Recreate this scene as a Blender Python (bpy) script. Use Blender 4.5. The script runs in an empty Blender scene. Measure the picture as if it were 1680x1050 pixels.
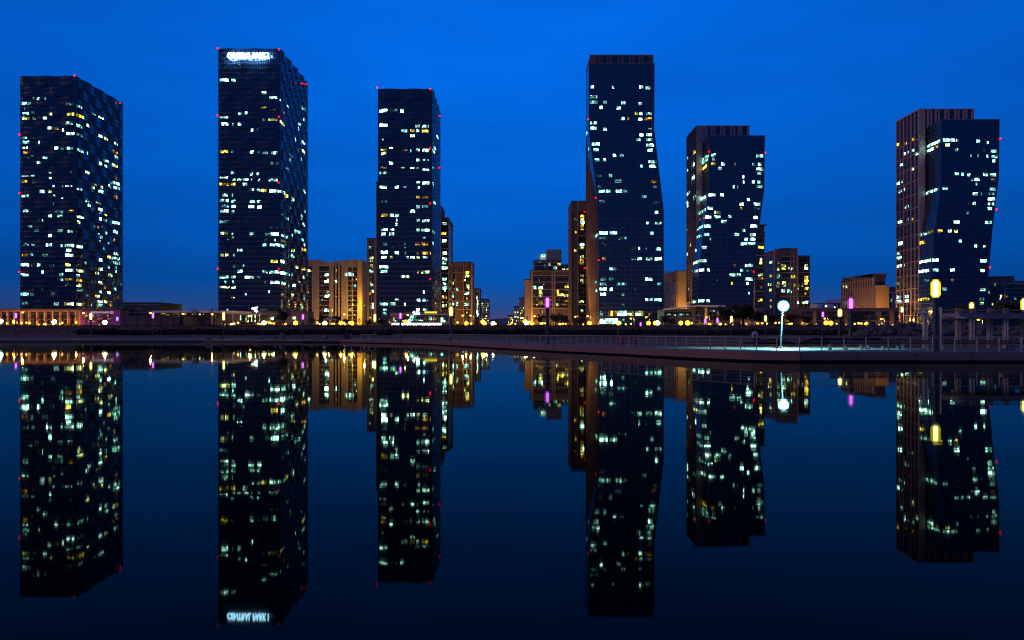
import bpy, math, random
from mathutils import Vector, noise as mnoise

# ------------------------------------------------------------------ camera, world, light, exposure
F = 1300.0; HOR = 545.0; CX = 840.0; CH = 2.2
scn = bpy.context.scene
COL = scn.collection
cam_d = bpy.data.cameras.new('camera'); cam = bpy.data.objects.new('camera', cam_d); COL.objects.link(cam)
cam.location = (0, 0, CH); cam.rotation_euler = (math.radians(90), 0, 0)
cam_d.sensor_width = 36; cam_d.lens = 36*F/1680; cam_d.shift_y = (HOR-525)/1680
cam_d.clip_start = 0.1; cam_d.clip_end = 20000
scn.camera = cam
scn.render.engine = 'CYCLES'
scn.cycles.use_denoising = True; scn.cycles.filter_width = 1.15
scn.cycles.max_bounces = 6; scn.cycles.glossy_bounces = 4; scn.cycles.diffuse_bounces = 2
scn.cycles.sample_clamp_indirect = 8
scn.view_settings.view_transform = 'Standard'; scn.view_settings.look = 'None'
scn.view_settings.exposure = 0; scn.view_settings.gamma = 1

def srgb(r, g, b):
    def f(c):
        c /= 255.0
        return c/12.92 if c <= 0.04045 else ((c+0.055)/1.055)**2.4
    return (f(r), f(g), f(b), 1)

W = bpy.data.worlds.new('World'); scn.world = W; W.use_nodes = True
nt = W.node_tree; N = nt.nodes; L = nt.links
bg = N['Background']
sky = N.new('ShaderNodeTexSky'); sky.sky_type = 'NISHITA'; sky.sun_disc = False
sky.sun_elevation = math.radians(-2); sky.sun_rotation = math.radians(-115)
tc = N.new('ShaderNodeTexCoord'); sep = N.new('ShaderNodeSeparateXYZ'); L.new(tc.outputs['Generated'], sep.inputs[0])
ramp = N.new('ShaderNodeValToRGB'); L.new(sep.outputs['Z'], ramp.inputs[0])
cr = ramp.color_ramp
stops = [(0.0, (92, 70, 110)), (0.012, (74, 70, 120)), (0.03, (38, 78, 146)), (0.06, (3, 83, 173)), (0.11, (0, 92, 195)),
         (0.19, (0, 101, 216)), (0.30, (0, 105, 228)), (0.40, (0, 108, 236)), (0.55, (20, 52, 110)), (1.0, (34, 36, 58))]
cr.elements[0].position = 0; cr.elements[0].color = srgb(*stops[0][1])
cr.elements[1].position = 1; cr.elements[1].color = srgb(*stops[-1][1])
for p, c in stops[1:-1]:
    e = cr.elements.new(p); e.color = srgb(*c)
# darker towards the left and right of the view
m1 = N.new('ShaderNodeMath'); m1.operation = 'ABSOLUTE'; L.new(sep.outputs['X'], m1.inputs[0])
mr = N.new('ShaderNodeMapRange'); mr.inputs[1].default_value = 0.12; mr.inputs[2].default_value = 0.62
mr.inputs[3].default_value = 0.97; mr.inputs[4].default_value = 0.68; L.new(m1.outputs[0], mr.inputs[0])
mp = N.new('ShaderNodeMapping'); mp.inputs['Scale'].default_value = (1.6, 1.6, 9); L.new(tc.outputs['Generated'], mp.inputs[0])
nz = N.new('ShaderNodeTexNoise'); nz.inputs['Scale'].default_value = 2.2; nz.inputs['Detail'].default_value = 5; L.new(mp.outputs[0], nz.inputs[0])
mr2 = N.new('ShaderNodeMapRange'); mr2.inputs[1].default_value = 0.3; mr2.inputs[2].default_value = 0.7
mr2.inputs[3].default_value = 0.88; mr2.inputs[4].default_value = 1.06; L.new(nz.outputs['Fac'], mr2.inputs[0])
mm = N.new('ShaderNodeMath'); mm.operation = 'MULTIPLY'; L.new(mr.outputs[0], mm.inputs[0]); L.new(mr2.outputs[0], mm.inputs[1])
mx = N.new('ShaderNodeMix'); mx.data_type = 'RGBA'; mx.blend_type = 'MULTIPLY'; mx.inputs[0].default_value = 1
L.new(ramp.outputs[0], mx.inputs[6]); L.new(mm.outputs[0], mx.inputs[7])
ad = N.new('ShaderNodeMix'); ad.data_type = 'RGBA'; ad.blend_type = 'ADD'; ad.inputs[0].default_value = 0.004
L.new(mx.outputs[2], ad.inputs[6]); L.new(sky.outputs[0], ad.inputs[7])
L.new(ad.outputs[2], bg.inputs['Color']); bg.inputs['Strength'].default_value = 1.0

sun_d = bpy.data.lights.new('afterglow_sun', 'SUN'); sun_d.energy = 0.5; sun_d.angle = math.radians(15); sun_d.color = (1, 0.5, 0.38)
sun = bpy.data.objects.new('afterglow_sun', sun_d); COL.objects.link(sun)
sun.rotation_euler = (math.radians(72), 0, math.radians(-75))

# ------------------------------------------------------------------ helpers
def X_(px, Y): return (px-CX)*Y/F
def Z_(py, Y): return CH+(HOR-py)*Y/F

MATS = {}
def new_mat(name):
    m = bpy.data.materials.new(name); m.use_nodes = True
    return m, m.node_tree.nodes, m.node_tree.links, m.node_tree.nodes['Principled BSDF']

def plain(name, col, rough=0.7, var=0.25, scale=0.6, metal=0.0, bump=0.0, spec=0.5, stretch=(1, 1, 1)):
    if name in MATS: return MATS[name]
    m, n, l, p = new_mat(name)
    t = n.new('ShaderNodeTexCoord'); mpg = n.new('ShaderNodeMapping'); mpg.inputs['Scale'].default_value = stretch
    l.new(t.outputs['Object'], mpg.inputs[0])
    nz = n.new('ShaderNodeTexNoise'); nz.inputs['Scale'].default_value = scale; nz.inputs['Detail'].default_value = 6
    l.new(mpg.outputs[0], nz.inputs[0])
    r = n.new('ShaderNodeMapRange'); r.inputs[1].default_value = 0.3; r.inputs[2].default_value = 0.7
    r.inputs[3].default_value = 1-var; r.inputs[4].default_value = 1+var; l.new(nz.outputs['Fac'], r.inputs[0])
    mx = n.new('ShaderNodeMix'); mx.data_type = 'RGBA'; mx.blend_type = 'MULTIPLY'; mx.inputs[0].default_value = 1
    mx.inputs[6].default_value = (*col, 1); l.new(r.outputs[0], mx.inputs[7]); l.new(mx.outputs[2], p.inputs['Base Color'])
    p.inputs['Roughness'].default_value = rough; p.inputs['Metallic'].default_value = metal
    p.inputs['Specular IOR Level'].default_value = spec
    if bump:
        b = n.new('ShaderNodeBump'); b.inputs['Strength'].default_value = bump; b.inputs['Distance'].default_value = 0.2
        l.new(nz.outputs['Fac'], b.inputs['Height']); l.new(b.outputs[0], p.inputs['Normal'])
    MATS[name] = m; return m

def glow(name, col, strength):
    if name in MATS: return MATS[name]
    m, n, l, p = new_mat(name)
    n.remove(p); e = n.new('ShaderNodeEmission'); e.inputs[0].default_value = (*col, 1); e.inputs[1].default_value = strength
    l.new(e.outputs[0], n['Material Output'].inputs[0]); MATS[name] = m; return m

def grid_nodes(n, l, pw, fh, thu, thv):
    """UV in metres -> (frame mask, random per pane)"""
    uv = n.new('ShaderNodeUVMap'); s = n.new('ShaderNodeSeparateXYZ'); l.new(uv.outputs[0], s.inputs[0])
    def math_(op, a, b=None):
        k = n.new('ShaderNodeMath'); k.operation = op
        for i, v in enumerate((a, b)):
            if v is None: continue
            if isinstance(v, (int, float)): k.inputs[i].default_value = v
            else: l.new(v, k.inputs[i])
        return k.outputs[0]
    u = math_('DIVIDE', s.outputs[0], pw); v = math_('DIVIDE', s.outputs[1], fh)
    fu = math_('LESS_THAN', math_('FRACT', u), thu); fv = math_('LESS_THAN', math_('FRACT', v), thv)
    frame = math_('MAXIMUM', fu, fv)
    c = n.new('ShaderNodeCombineXYZ'); l.new(math_('FLOOR', u), c.inputs[0]); l.new(math_('FLOOR', v), c.inputs[1])
    wn = n.new('ShaderNodeTexWhiteNoise'); l.new(c.outputs[0], wn.inputs[0])
    return frame, wn.outputs['Value'], fu, fv

def curtain(name, glass, glass2, frame, pw=1.4, fh=2.75, rough=0.12, thu=0.1, thv=0.22):
    if name in MATS: return MATS[name]
    m, n, l, p = new_mat(name)
    fr, rnd, fu, fv = grid_nodes(n, l, pw, fh, thu, thv)
    a = n.new('ShaderNodeMix'); a.data_type = 'RGBA'; a.inputs[6].default_value = (*glass, 1); a.inputs[7].default_value = (*glass2, 1)
    pw_ = n.new('ShaderNodeMath'); pw_.operation = 'POWER'; pw_.inputs[1].default_value = 3; l.new(rnd, pw_.inputs[0])
    l.new(pw_.outputs[0], a.inputs[0])
    b = n.new('ShaderNodeMix'); b.data_type = 'RGBA'; b.inputs[7].default_value = (*frame, 1)
    l.new(fr, b.inputs[0]); l.new(a.outputs[2], b.inputs[6]); l.new(b.outputs[2], p.inputs['Base Color'])
    r = n.new('ShaderNodeMapRange'); r.inputs[3].default_value = rough; r.inputs[4].default_value = 0.5; l.new(fr, r.inputs[0])
    l.new(r.outputs[0], p.inputs['Roughness'])
    bp = n.new('ShaderNodeBump'); bp.inputs['Strength'].default_value = 0.25; bp.inputs['Distance'].default_value = 0.06
    l.new(rnd, bp.inputs['Height']); l.new(bp.outputs[0], p.inputs['Normal'])
    MATS[name] = m; return m

M_conc = curtain('quay_concrete', (0.18, 0.115, 0.09), (0.215, 0.14, 0.108), (0.05, 0.035, 0.03), pw=4.2, fh=90, rough=0.75, thu=0.012, thv=0.0)
LIT = {'W': ((0.44, 1.0, 0.86), 7.0), 'C': ((0.3, 0.92, 0.78), 2.0), 'D': ((0.16, 0.50, 0.56), 0.5), 'Y': ((1.0, 0.76, 0.08), 2.2),
       'P': ((0.8, 1.0, 0.4), 1.9), 'O': ((1.0, 0.48, 0.05), 1.0), 'B': ((0.25, 0.62, 1.0), 0.9), 'X': ((0.62, 0.36, 0.22), 0.28)}
def lit(code):
    nm = 'lit_window_' + {'W': 'white', 'C': 'cyan', 'D': 'dim', 'Y': 'yellow', 'P': 'pale', 'O': 'amber', 'B': 'blue', 'X': 'dusky'}[code]
    if nm in MATS: return MATS[nm]
    col, st = LIT[code]
    m, n, l, p = new_mat(nm); n.remove(p)
    fr, rnd, fu, fv = grid_nodes(n, l, 1.3, 1.42, 0.16, 0.0)
    oi = n.new('ShaderNodeObjectInfo')
    uv = n.new('ShaderNodeUVMap'); nz = n.new('ShaderNodeTexNoise'); nz.inputs['Scale'].default_value = 0.75; nz.inputs['Detail'].default_value = 3
    l.new(uv.outputs[0], nz.inputs[0])
    r = n.new('ShaderNodeMapRange'); r.inputs[1].default_value = 0.34; r.inputs[2].default_value = 0.62
    lo, hi = (0.2, 1.6) if code in 'WPY' else (0.1, 1.6)
    r.inputs[3].default_value = lo; r.inputs[4].default_value = hi; l.new(nz.outputs['Fac'], r.inputs[0])
    def mul(a, b):
        k = n.new('ShaderNodeMath'); k.operation = 'MULTIPLY'
        for i, v in enumerate((a, b)):
            if isinstance(v, (int, float)): k.inputs[i].default_value = v
            else: l.new(v, k.inputs[i])
        return k.outputs[0]
    r2 = n.new('ShaderNodeMapRange'); r2.inputs[3].default_value = 1.0; r2.inputs[4].default_value = 0.12; l.new(fr, r2.inputs[0])
    r3 = n.new('ShaderNodeMapRange'); r3.inputs[3].default_value = 0.55; r3.inputs[4].default_value = 1.35; l.new(oi.outputs['Random'], r3.inputs[0])
    r4 = n.new('ShaderNodeMapRange'); r4.inputs[3].default_value = 0.1; r4.inputs[4].default_value = 4.2; pr = n.new('ShaderNodeMath'); pr.operation = 'POWER'; pr.inputs[1].default_value = 4.0; l.new(rnd, pr.inputs[0]); l.new(pr.outputs[0], r4.inputs[0])
    s = mul(mul(mul(r.outputs[0], r2.outputs[0]), mul(r3.outputs[0], r4.outputs[0])), st)
    e = n.new('ShaderNodeEmission'); e.inputs[0].default_value = (*col, 1); l.new(s, e.inputs[1])
    l.new(e.outputs[0], n['Material Output'].inputs[0]); MATS[nm] = m; return m

class MB:
    def __init__(s): s.v = []; s.f = []; s.sm = False
    def q(s, *pts):
        i = len(s.v); s.v += [tuple(p) for p in pts]; s.f.append(tuple(range(i, i+len(pts))))
    def box(s, x0, x1, y0, y1, z0, z1):
        if x0 > x1: x0, x1 = x1, x0
        if y0 > y1: y0, y1 = y1, y0
        i = len(s.v)
        s.v += [(x, y, z) for z in (z0, z1) for (x, y) in ((x0, y0), (x1, y0), (x1, y1), (x0, y1))]
        s.f += [tuple(i+k for k in t) for t in ((0, 3, 2, 1), (4, 5, 6, 7), (0, 1, 5, 4), (1, 2, 6, 5), (2, 3, 7, 6), (3, 0, 4, 7))]
    def tube(s, pts, rad, n=8, cap=True):
        pts = [Vector(p) for p in pts]; rad = rad if isinstance(rad, (list, tuple)) else [rad]*len(pts)
        rings = []
        for k, p in enumerate(pts):
            d = (pts[min(k+1, len(pts)-1)]-pts[max(k-1, 0)]).normalized()
            a = d.cross(Vector((0, 1, 0)) if abs(d.y) < 0.9 else Vector((1, 0, 0))).normalized(); b = d.cross(a)
            i = len(s.v)
            s.v += [tuple(p+(a*math.cos(t)+b*math.sin(t))*rad[k]) for t in (2*math.pi*j/n for j in range(n))]
            rings.append(i)
        for r0, r1 in zip(rings, rings[1:]):
            s.f += [(r0+j, r0+(j+1) % n, r1+(j+1) % n, r1+j) for j in range(n)]
        if cap and n > 2:
            s.f.append(tuple(rings[0]+j for j in reversed(range(n)))); s.f.append(tuple(rings[-1]+j for j in range(n)))
    def ball(s, c, r, n=10, m=6, squash=1.0, jitter=None):
        i = len(s.v); c = Vector(c)
        for a in range(m+1):
            th = math.pi*a/m
            for b in range(n):
                ph = 2*math.pi*b/n
                d = Vector((math.sin(th)*math.cos(ph), math.sin(th)*math.sin(ph), math.cos(th)))
                rr = r*(1+(jitter(d) if jitter else 0))
                s.v.append(tuple(c+Vector((d.x*rr, d.y*rr, d.z*rr*squash))))
        for a in range(m):
            for b in range(n):
                s.f.append((i+a*n+b, i+(a+1)*n+b, i+(a+1)*n+(b+1) % n, i+a*n+(b+1) % n))
    def build(s, name, m, parent=None, smooth=False, origin=None):
        me = bpy.data.meshes.new(name)
        o3 = Vector(origin) if origin is not None else Vector((0, 0, 0))
        vs = s.v if origin is None else [tuple(Vector(p)-o3) for p in s.v]
        me.from_pydata(vs, [], s.f); me.update()
        uvl = me.uv_layers.new(name='UVMap')
        for p in me.polygons:
            nx, ny, nz = (abs(c) for c in p.normal)
            for li in p.loop_indices:
                x, y, z = me.vertices[me.loops[li].vertex_index].co + o3
                uvl.data[li].uv = (x, y) if nz > 0.8 else ((x, z) if ny >= nx else (y, z))
        if smooth: me.polygons.foreach_set('use_smooth', [True]*len(me.polygons))
        me.materials.append(m)
        o = bpy.data.objects.new(name, me); COL.objects.link(o)
        if parent is not None:
            o.parent = parent
            o.location = o3 - Vector(parent.location) if origin is not None else -Vector(parent.location) if parent.parent is None else (0, 0, 0)
        elif origin is not None: o.location = o3
        return o

def tag(o, label=None, cat=None, group=None, kind=None):
    for k, v in (('label', label), ('category', cat), ('group', group), ('kind', kind)):
        if v: o[k] = v
    return o
def thing(name, label, cat, loc=(0, 0, 0), group=None):
    o = bpy.data.objects.new(name, None); COL.objects.link(o); o.location = loc; o.empty_display_size = 0.5
    return tag(o, label, cat, group)
def copy_tree(o, loc, label=None, rz=0.0, sc=1.0):
    c = o.copy(); COL.objects.link(c); c.location = loc; c.rotation_euler = (0, 0, rz); c.scale = (sc, sc, sc)
    if label: c['label'] = label
    for ch in o.children:
        d = ch.copy(); COL.objects.link(d); d.parent = c
        for g in ch.children:
            e = g.copy(); COL.objects.link(e); e.parent = d
    return c

# ------------------------------------------------------------------ terrain
SH = [(-400, 180), (-70, 179), (-36, 168), (-15.4, 143), (-7, 121), (0, 102), (6, 86.7), (11.1, 76), (15, 65.6), (18.4, 59.6), (21, 58.4), (400, 58.4)]
def lerp(tab, x):
    if x <= tab[0][0]: return tab[0][1]
    for (a, b), (c, d) in zip(tab, tab[1:]):
        if x <= c: return b+(d-b)*(x-a)/(c-a)
    return tab[-1][1]
def shore(x): return lerp(SH, x)
def sst(a, b, x):
    t = min(1, max(0, (x-a)/(b-a))); return t*t*(3-2*t)
def shore_z(x): return 0.45+0.27*sst(-60, -30, x)
def tz(x, y):
    s = shore(x); z0 = shore_z(x)
    if y <= s: return z0
    a = lerp([(s, z0), (max(s+1, 190), z0+0.25 if s > 170 else z0+0.1), (216, 1.5), (222, 1.9), (252, 4.3), (4000, 4.6)], y)
    w = sst(0.425, 0.455, x/y) if y < 216 else 0
    w = sst(0.425, 0.455, x/y)*(1-sst(232, 252, y))
    if w > 0:
        b = lerp([(s, z0), (98, 0.75), (104, 1.5), (132, 3.1), (160, 3.3), (200, 3.3), (252, 4.3), (4000, 4.6)], y)
        a = a*(1-w)+b*w
    return a

M_earth = plain('dry_grass_bank', (0.13, 0.05, 0.02), 0.95, 0.5, 0.35, bump=0.4)
M_pave = plain('promenade_paving', (0.17, 0.14, 0.12), 0.6, 0.3, 1.2)
def sheet(name, rows, xs, zf, m):
    b = MB(); nr = len(rows); nc = len(xs)
    for x in xs:
        for r in rows:
            y = r(x); b.v.append((x, y, zf(x, y)))
    for i in range(nc-1):
        for j in range(nr-1):
            b.f.append((i*nr+j, (i+1)*nr+j, (i+1)*nr+j+1, i*nr+j+1))
    return b.build(name, m)
xs = [-6000, -2500, -1200, -700, -450, -300] + list(range(-240, -60, 12)) + list(range(-60, 40, 4)) + list(range(40, 140, 6)) + list(range(140, 260, 15)) + [300, 450, 700, 1200, 2500, 6000]
rows = [lambda x: shore(x)+0.2]
for t in (0.12, 0.3, 0.5, 0.75): rows.append(lambda x, t=t: shore(x)+t*(190-shore(x)))
def mkrow(y): return lambda x: y
for y in (190, 200, 208, 216, 219, 222, 227, 232, 240, 246, 252, 262, 300, 380, 500, 800, 1500, 3000, 9000): rows.append(mkrow(y))
def gz(x, y):
    z = tz(x, y)
    if 205 < y < 270: z += 0.35*mnoise.noise(Vector((x*0.12, y*0.2, 3)))*sst(205, 225, y)
    return z-0.03
# finer rows where the right hand rock bank stands
rows2 = rows[:1] + [lambda x, t=t: shore(x)+t*(190-shore(x)) for t in (0.06, 0.12, 0.18, 0.24, 0.3, 0.34, 0.38, 0.45, 0.5, 0.55, 0.6, 0.75, 0.9)] + rows[5:]
g = sheet('ground', rows2, xs, gz, M_earth); tag(g, kind='structure')
prom = sheet('promenade', [lambda x: shore(x)-0.0] + [lambda x, t=t: shore(x)+t*11 for t in (0.2, 0.5, 0.8, 1.0)],
             [-200, -120, -70] + list(range(-60, 40, 3)) + list(range(40, 140, 8)), lambda x, y: tz(x, y)+0.02, M_pave); tag(prom, kind='structure')

# quay: overhanging coping beam along the shoreline, with a recess under it
b = MB(); b2 = MB()
pl = [(-400, 180), (-120, 179.6)] + [(x, shore(x)) for x in [-70, -55, -45, -36, -30, -24, -19, -15.4, -11, -7, -3.5, 0, 3, 6, 8.6, 11.1, 13, 15, 16.5, 18.4, 19.5, 21]] + [(60, 58.4), (140, 58.4), (400, 58.4)]
def offs(k, d):
    a = Vector(pl[max(k-1, 0)]); c = Vector(pl[min(k+1, len(pl)-1)]); t = (c-a).normalized(); nrm = Vector((t.y, -t.x))
    p = Vector(pl[k])+nrm*d; return p.x, p.y
def strip(bb, k, prof):
    for (d0, z0), (d1, z1) in zip(prof, prof[1:]):
        p0 = offs(k, d0); p1 = offs(k+1, d0); p2 = offs(k+1, d1); p3 = offs(k, d1)
        bb.q((*p0, z0 if z0 < .2 else z0), (*p1, z0), (*p2, z1), (*p3, z1))
for k in range(len(pl)-1):
    zt = shore_z(pl[k][0]); h = 0.6 if zt > .6 else 0.36
    strip(b, k, [(-0.4, zt+.035), (0.55, zt+.035), (0.6, zt-.02), (0.6, zt-h+0.02), (0.55, zt-h), (0.1, zt-h)])
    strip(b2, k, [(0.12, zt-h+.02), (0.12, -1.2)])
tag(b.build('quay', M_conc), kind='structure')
tag(b2.build('quay_base_wall', plain('shaded_recess_stone', (0.02, 0.02, 0.022), 0.6, 0.2)), kind='structure')  # near-black colour paints in the shadow under the coping

# water
m, n, l, p = new_mat('still_lake_water'); n.remove(p)
fr = n.new('ShaderNodeFresnel'); fr.inputs[0].default_value = 1.33
pw = n.new('ShaderNodeMath'); pw.operation = 'POWER'; pw.inputs[1].default_value = 1.85; l.new(fr.outputs[0], pw.inputs[0])
gl = n.new('ShaderNodeBsdfGlossy'); gl.inputs['Color'].default_value = (0.9, 1.0, 0.84, 1); gl.inputs['Roughness'].default_value = 0.021
df = n.new('ShaderNodeBsdfDiffuse'); df.inputs[0].default_value = (0.0008, 0.002, 0.004, 1)
t = n.new('ShaderNodeTexCoord'); mpp = n.new('ShaderNodeMapping'); mpp.inputs['Scale'].default_value = (0.25, 0.9, 1); l.new(t.outputs['Object'], mpp.inputs[0])
nz = n.new('ShaderNodeTexNoise'); nz.inputs['Scale'].default_value = 0.7; nz.inputs['Detail'].default_value = 3; l.new(mpp.outputs[0], nz.inputs[0])
bp = n.new('ShaderNodeBump'); bp.inputs['Strength'].default_value = 0.035; bp.inputs['Distance'].default_value = 0.05
l.new(nz.outputs['Fac'], bp.inputs['Height']); l.new(bp.outputs[0], gl.inputs['Normal'])
mix = n.new('ShaderNodeMixShader'); l.new(pw.outputs[0], mix.inputs[0]); l.new(df.outputs[0], mix.inputs[1]); l.new(gl.outputs[0], mix.inputs[2])
l.new(mix.outputs[0], n['Material Output'].inputs[0])
b = MB(); b.q((-900, -120, 0), (900, -120, 0), (900, 186, 0), (-900, 186, 0))
tag(b.build('water', m), kind='structure')

# distant hills, their haze put into the purple-grey colour
b = MB(); hx = list(range(-4200, 4300, 150)); prof = []
for x in hx:
    h = 62+40*mnoise.noise(Vector((x*0.0012, 5, 0)))+14*mnoise.noise(Vector((x*0.005, 9, 0)))
    prof.append((x, max(15, h)))
for (x0, h0), (x1, h1) in zip(prof, prof[1:]):
    b.q((x0, 3000, 4), (x1, 3000, 4), (x1, 3300, h1), (x0, 3300, h0)); b.q((x0, 3300, h0), (x1, 3300, h1), (x1, 3900, 4), (x0, 3900, 4))
tag(b.build('hills', plain('far_hills', (0.16, 0.12, 0.15), 1, 0.2, 0.01), smooth=True), kind='structure')

# ------------------------------------------------------------------ buildings
BASE = 4.2
class Bld:
    """a building: front face plane at Y (pixel extents px0..px1 there), depth back, top at pixel row"""
    def __init__(s, name, label, cat, px0, px1, py, Y, depth, group=None, base=BASE):
        s.Y = Y; s.Y1 = Y+depth; s.x0 = X_(px0, Y); s.x1 = X_(px1, Y); s.z1 = Z_(py, Y); s.base = base
        s.left = (s.x0+s.x1)/2 < 0
        s.root = thing(name, label, cat, ((s.x0+s.x1)/2, (s.Y+s.Y1)/2, base), group)
        s.wins = []; s.sx = lambda z: (s.x1 if s.left else s.x0)
    def add(s, name, mb, m, **k): return mb.build(name, m, s.root, **k)
    def body(s, m, name='wall'):
        b = MB(); b.box(s.x0, s.x1, s.Y, s.Y1, s.base-1, s.z1); return s.add(name, b, m)
    def side_pt(s, px, py):
        Y = s.Y+5
        for _ in range(8):
            z = Z_(py, Y); Y = s.sx(z)*F/(px-CX) if abs(px-CX) > 1 else Y
        return Y, Z_(py, Y)
    def fbox(s, b, px0, px1, py0, py1, out=0.1, back=0.0):
        b.box(X_(px0, s.Y), X_(px1, s.Y), s.Y-out, s.Y+back, Z_(py1, s.Y), Z_(py0, s.Y))
    def sbox(s, b, px0, px1, py0, py1, out=0.1):
        pc = (px0+px1)/2; 
        Ya, _ = s.side_pt(px0, py0); Yb, _ = s.side_pt(px1, py0); Ym = (Ya+Yb)/2
        z1 = Z_(py0, Ym); z0 = Z_(py1, Ym); x = s.sx((z0+z1)/2); o = out if s.left else -out
        b.box(x-o*0.5, x+o, max(Ya, Yb), min(Ya, Yb), z0, z1)
    def win(s, zx, zy, w, code, face='f', h=None, org=None, hp=5.6):
        ox, oy, sc = org; px = ox+zx/sc; py = oy+zy/sc; wp = w/sc; hh = h/sc if h else hp
        wp *= .87; hh *= .93; s.wins.append((wp*hh, px, py, wp, hh, code, face))
    def flush(s, name='window', limit=100, surf=None):
        s.wins.sort(key=lambda t: -t[0]); rest = {}
        for i, (_, px, py, w, h, c, face) in enumerate(s.wins):
            b = MB() if i < limit else rest.setdefault(c, MB())
            if surf: surf(b, px, py, w, h, face)
            elif face == 'f': s.fbox(b, px-w/2, px+w/2, py-h/2, py+h/2, 0.12)
            else: s.sbox(b, px-w/2, px+w/2, py-h/2, py+h/2, 0.12)
            if i < limit: s.add(name, b, lit(c))
        if rest:
            allb = MB(); big = [(c, bb) for c, bb in rest.items()]
            # one mesh with one slot per glow colour
            o = None
            me = None
            mats = []; fm = []
            for c, bb in big:
                off = len(allb.v); allb.v += bb.v; allb.f += [tuple(k+off for k in f) for f in bb.f]; fm += [len(mats)]*len(bb.f); mats.append(lit(c))
            o = s.add('small_windows', allb, mats[0])
            for mt in mats[1:]: o.data.materials.append(mt)
            o.data.polygons.foreach_set('material_index', fm); tag(o, kind='stuff')
    def beacon(s, px, py, face='f', r=0.46):
        if face == 'f': x, y, z = X_(px, s.Y), s.Y-0.7, Z_(py, s.Y)
        else:
            y, z = s.side_pt(px, py); x = s.sx(z)+(0.7 if s.left else -0.7)
        b = MB(); b.ball((x, y, z), r, 8, 6); s.add('aviation_light', b, glow('aviation_red', (1, 0.002, 0.003), 5), smooth=True)
def parse(s):
    out = []
    for t in s.split():
        a = t.split(','); out.append((float(a[0]), float(a[1]), float(a[2]), a[3][0], 's' if len(a) > 4 and a[4] == 's' else 'f'))
    return out

# ---- three wavy glass towers on the left
M_navy = curtain('navy_wavy_glass', (0.005, 0.012, 0.032), (0.014, 0.024, 0.05), (0.035, 0.046, 0.078))
M_led = plain('rust_soffit', (0.12, 0.03, 0.035), 0.8, 0.3)
M_roof = plain('roof_grey', (0.08, 0.08, 0.09), 0.9)
def wavy_tower(name, label, px0, px1, py, Y, depth, data, beacons, side_split, lam=13.9, amp=0.9):
    T = Bld(name, label, 'skyscraper', px0, px1, py, Y, depth)
    gh = 5.5; ng = int((T.z1-BASE)/gh); gh = (T.z1-BASE)/ng
    Lf = T.x1-T.x0; Ls = depth
    def taper(u, Lx): return min(1, min(u, Lx-u)/3.0) if 0 < u < Lx else 0
    def off(u, Lx, g): return amp*taper(u, Lx)*(0.5+0.5*math.cos(2*math.pi*u/lam+math.pi*(g % 2)+0.6*(Lx == Ls)))
    def path(g):
        pts = []
        nf = 30; ns = 40
        for i in range(nf+1):
            u = Lf*i/nf; pts.append((T.x0+u, T.Y-off(u, Lf, g)))
        for i in range(1, ns+1):
            u = Ls*i/ns; pts.append((T.x1+off(u, Ls, g), T.Y+u))
        pts.append((T.x0, T.Y1)); return pts
    w = MB(); led = MB(); prev = None
    for g in range(ng):
        P = path(g); z0 = BASE-1 if g == 0 else BASE+g*gh; z1 = BASE+(g+1)*gh; n = len(P)
        i = len(w.v); w.v += [(x, y, z0) for x, y in P]+[(x, y, z1) for x, y in P]
        w.f += [(i+k, i+(k+1) % n, i+n+(k+1) % n, i+n+k) for k in range(n)]
        if prev:
            i = len(led.v); led.v += [(x, y, z0) for x, y in prev]+[(x, y, z0) for x, y in P]
            led.f += [(i+k, i+(k+1) % n, i+n+(k+1) % n, i+n+k) for k in range(n-1)]
        prev = P
    T.add('curtain_wall', w, M_navy); T.add('ledges', led, M_led)
    r = MB(); i = len(r.v); r.v += [(x, y, T.z1-0.6) for x, y in prev]; r.f.append(tuple(range(len(prev)))); T.add('roof', r, M_roof)
    T.sx = lambda z: T.x1+0.5*amp
    def surf(bb, px, py, wd, h, face):
        if face == 'f':
            xa, xb = X_(px-wd/2, T.Y), X_(px+wd/2, T.Y); za, zb = Z_(py+h/2, T.Y), Z_(py-h/2, T.Y)
            xa = max(xa, T.x0+.2); xb = min(xb, T.x1-.1); base, Lx = T.x0, Lf
        else:
            (Ya, _), (Yb, _) = T.side_pt(px-wd/2, py), T.side_pt(px+wd/2, py); Ym = (Ya+Yb)/2
            za, zb = Z_(py+h/2, Ym), Z_(py-h/2, Ym); xa, xb = sorted((Ya, Yb)); base, Lx = T.Y, Ls
            xa = max(xa, T.Y+.1); xb = min(xb, T.Y1-.3)
        if xb <= xa: xb = xa+0.5
        gg = int(((za+zb)/2-BASE)/gh); k = max(1, int((xb-xa)/1.2))
        # the pane keeps inside the storeys of its own ledge group
        za = max(za, BASE+gg*gh+0.15); zb = min(zb, BASE+(gg+1)*gh-0.15)
        pts = []
        for j in range(k+1):
            u = xa+(xb-xa)*j/k-base; d = off(u, Lx, gg)+0.08
            pts.append((base+u, T.Y-d) if face == 'f' else (T.x1+d, base+u))
        for (a0, a1), (c0, c1) in zip(pts, pts[1:]): bb.q((a0, a1, za), (c0, c1, za), (c0, c1, zb), (a0, a1, zb))
    for org, split, s in data:
        for x, y, wd, c, _ in parse(s): T.win(x, y, wd, c, 's' if x > split else 'f', org=org, hp=4.7)
    T.flush(surf=surf)
    for x, y, f_ in beacons: T.beacon(x, y, f_)
    return T

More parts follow.
